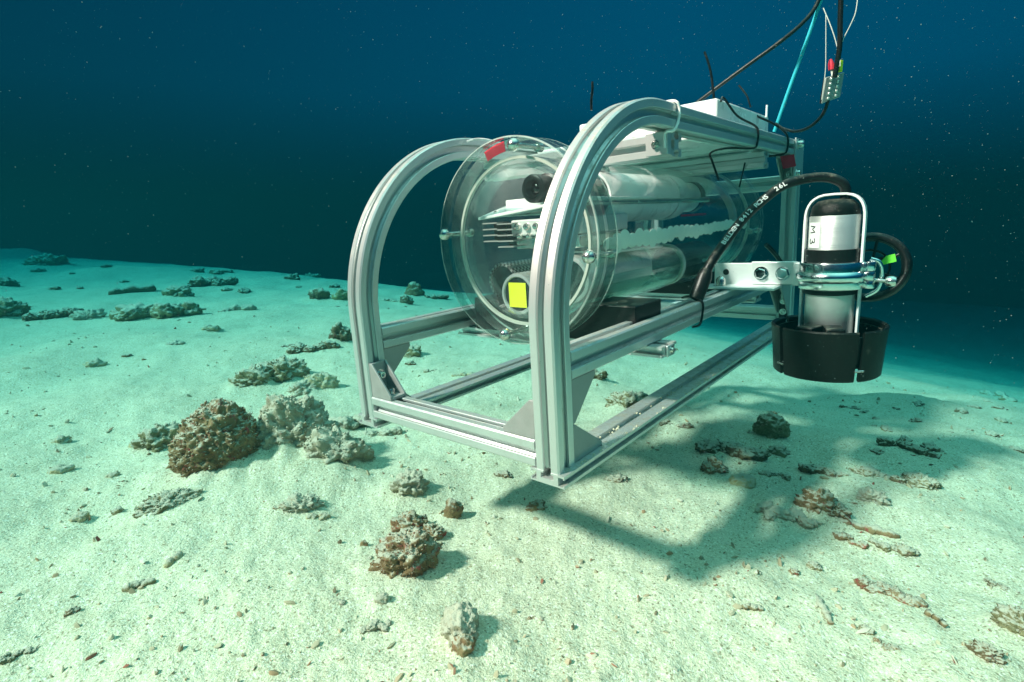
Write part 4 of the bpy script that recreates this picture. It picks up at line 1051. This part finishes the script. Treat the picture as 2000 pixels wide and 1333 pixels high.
rock(1700, 985, 50, 32, 'pale', 'pale knobbly bit right of the heap', 0.35, 0.1)
stick(1808, 1196, 1850, 1224, 6, 'brown', 'short brown twig at lower right')
stick(1450, 1186, 1488, 1192, 6, 'olive', 'short olive sliver alone on bright sand')
cluster(1738, 1275, 60, 52, 'red', 'red tinted curled rubble near the bottom right', 7)
rock(1690, 1240, 26, 22, 'olive', 'small round grey pebble left of the curled rubble', 0.25, 0.1, name='pebble', cat='pebble')
stick(1590, 1165, 1622, 1215, 7, 'pale', 'sandy coral stick standing out low on the right')
rock(1985, 1245, 70, 75, 'olive', 'dark olive rock cut by the right edge of view', 0.28, 0.13)
rock(1925, 1290, 46, 40, 'dark', 'dim rock beside the bottom right corner', 0.3, 0.13)
cluster(1955, 1152, 60, 26, 'dark', 'dark specks of rubble at the right edge', 6)
rock(1590, 1112, 26, 16, 'olive', 'small olive chip right of the long shadow', 0.3, 0.12)
rock(1552, 1122, 18, 14, 'brown', 'tiny brown chip right of the long shadow', 0.3, 0.1, name='pebble', cat='pebble')
cluster(1310, 1310, 30, 40, 'pale', 'small broken coral at the bottom edge, right of centre', 5)
cluster(1660, 800, 40, 40, 'dark', 'small dark upright sprig far back on the right', 5)
rock(1205, 945, 44, 30, 'dark', 'grey speckled crust on the sand just right of the front corner foot', 0.3, 0.16, flat=0.25)
rock(985, 935, 30, 16, 'dark', 'dark chip left of the front corner shadow', 0.35, 0.14)

# far rubble: small lumps the photograph shows scattered toward the crest
rnd = random.Random(42); k = 0
GL = 'small dim lumps scattered on the far sand'
spots = []
while k < 46:
    if rnd.random() < 0.55: px, py = rnd.uniform(0, 660), rnd.uniform(492, 600)
    else: px, py = rnd.uniform(1680, 1990), rnd.uniform(770, 900)
    if any(abs(px - a) < 16 and abs(py - b) < 8 for a, b in spots): continue
    spots.append((px, py)); k += 1
    g, t = hit_ground(px, py)
    if t > 16: continue
    seedn[0] += 1
    r = rnd.uniform(4, 12) * t / F_PX
    vs_, fs_ = lump(r * rnd.uniform(1, 1.8), r, r * rnd.uniform(0.35, 0.7), seedn[0], 0.35, 4, 0.13)
    put('far_rubble', vs_, fs_, RM[rnd.choice(['dark', 'olive', 'dark', 'brown'])], g, rnd.uniform(0, 6), 'small dim rubble lump half sunk in the far sand', 'rubble', GL)

# the sand itself, banked up a little round every rock
vs = []; fs = []
angs = []
a = -math.pi
while a < math.pi - 1e-6:                    # finer in the direction the bed is seen from
    angs.append(a); d = abs(a)
    a += math.radians(0.28) if d < math.radians(62) else math.radians(3)
rads = [0.12]
while rads[-1] < 26: rads.append(rads[-1] * (1.0105 if rads[-1] < 7 else 1.04) + 0.0015)
n = len(angs)
vs.append(Vector((0, 0, terr(0, 0))))
for r in rads:
    for a in angs:
        x, y = r * math.sin(a), r * math.cos(a); vs.append((x, y, terr(x, y)))
for j in range(n): fs.append((0, 1 + j, 1 + (j + 1) % n))
for i in range(len(rads) - 1):
    for j in range(n):
        fs.append((1 + i * n + j, 1 + i * n + (j + 1) % n, 1 + (i + 1) * n + (j + 1) % n, 1 + (i + 1) * n + j))

o = link_mesh('sea_floor', vs, fs, SAND, None, 180)
o['kind'] = 'structure'; o['label'] = 'pale rippled coral sand bed falling away far off, sloped down at right to darken it'

# loose grit, chips and shell bits strewn over the sand: beyond counting
m = MB(); rnd = random.Random(5)
mats = []
for k in range(3900):
    r = 0.42 * math.exp(rnd.random() * 2.3); a = rnd.uniform(-0.86, 0.86)
    x, y = r * math.sin(a) * 1.1, r * math.cos(a)
    if noise.noise(Vector((x * 3, y * 3, 2))) < rnd.uniform(-0.5, 0.45): continue
    s_ = rnd.choice([0.0012, 0.0016, 0.0022, 0.003, 0.0045]) * (1 + r * 0.25)
    V, Fc = ICO[1]
    q = Quaternion((rnd.gauss(0, 1), rnd.gauss(0, 1), rnd.gauss(0, 1), rnd.gauss(0, 1))).normalized()
    e = (rnd.uniform(0.6, 2.2), rnd.uniform(0.5, 1), rnd.uniform(0.3, 0.8))
    c = Vector((x, y, terr(x, y) + s_ * 0.25))
    m.add([q @ Vector((v.x * e[0] * rnd.uniform(.7, 1.2), v.y * e[1], v.z * e[2])) * s_ + c for v in V], Fc)
def grit_material():
    mt, t, b = newmat('shell_grit')
    b.inputs['Roughness'].default_value = 0.9; b.inputs['Specular IOR Level'].default_value = 0.2
    g = t.nodes.new('ShaderNodeNewGeometry')
    cr = t.nodes.new('ShaderNodeValToRGB'); t.links.new(g.outputs['Random Per Island'], cr.inputs[0])
    st = [(0, (0.18, 0.13, 0.08)), (0.12, (0.40, 0.31, 0.20)), (0.4, (0.52, 0.45, 0.31)), (0.7, (0.70, 0.65, 0.52)), (0.92, (0.45, 0.28, 0.16)), (1.0, (0.32, 0.08, 0.06))]
    while len(cr.color_ramp.elements) < len(st): cr.color_ramp.elements.new(0.5)
    for e, (p_, c_) in zip(cr.color_ramp.elements, st): e.position = p_; e.color = (*c_, 1)
    t.links.new(cr.outputs[0], b.inputs['Base Color'])
    return mt
o = link_mesh('shell_grit', m.v, m.f, grit_material(), None, 40); o['kind'] = 'stuff'; o['label'] = 'tiny shell and coral bits strewn over the sand'

# sand grains lodged in the rail slots
m = MB(); rnd = random.Random(9)
for k in range(420):
    y = rnd.uniform(5, 26) if rnd.random() < 0.75 else rnd.uniform(0.5, 5)
    if noise.noise(Vector((y * 0.9, 0, 4))) < rnd.uniform(-0.4, 0.3): continue
    x = WF - 0.5 + rnd.choice([rnd.uniform(-0.14, 0.14), rnd.uniform(0.55, 0.71)]); z = 0.41 if abs(x - WF + 0.5) < 0.2 else 0.455
    V, Fc = ICO[1]; s_ = rnd.uniform(0.018, 0.05)
    m.add([v * s_ + Vector((x, y, z)) for v in V], Fc)
MB.build(m, 'sand_grains', SAND, fr, 40)['kind'] = 'stuff'

# drifting specks in the water
m = MB(); rnd = random.Random(21)
for k in range(9000):
    d = 0.35 + 2.6 * rnd.random() ** 1.3
    p_ = CAM + (BW @ cam_ray((rnd.uniform(-150, 2150) if rnd.random() < 0.5 else rnd.gauss(1350, 380)), rnd.uniform(-120, 1000))).normalized() * d
    if p_.z < 0.08 or p_.z > 1.24: continue
    V, Fc = ICO[1]; s_ = d * 0.00042 * (0.55 + rnd.random() ** 7 * 1.5)
    m.add([v * s_ + p_ for v in V], Fc)
o = link_mesh('marine_snow', m.v, m.f, plain('speck', (0.13, 0.21, 0.21), 0.9), None, 180); o['kind'] = 'stuff'; o['label'] = 'pale specks drifting in the water'

# ------------------------------------------------------------------ the water itself
hz = MB().box(-30, 30, -30, 30, -4.4, 1.27)
o = link_mesh('haze', hz.v, hz.f, bpy.data.materials.new('sea_water'), None, 0)
o['kind'] = 'stuff'; o['label'] = 'blue green sea water filling the scene'
wm = o.data.materials[0]; wm.use_nodes = True; t = wm.node_tree; t.nodes.clear()
out = t.nodes.new('ShaderNodeOutputMaterial'); pv = t.nodes.new('ShaderNodeVolumePrincipled')
pv.inputs['Density'].default_value = 0.55
pv.inputs['Color'].default_value = (0.0005, 0.0135, 0.016, 1)
pv.inputs['Absorption Color'].default_value = (0.0, 0.455, 0.54, 1)
pv.inputs['Anisotropy'].default_value = 0.2
t.links.new(pv.outputs[0], out.inputs['Volume'])
for ob in S.objects:
    if '_b' in ob: del ob['_b']
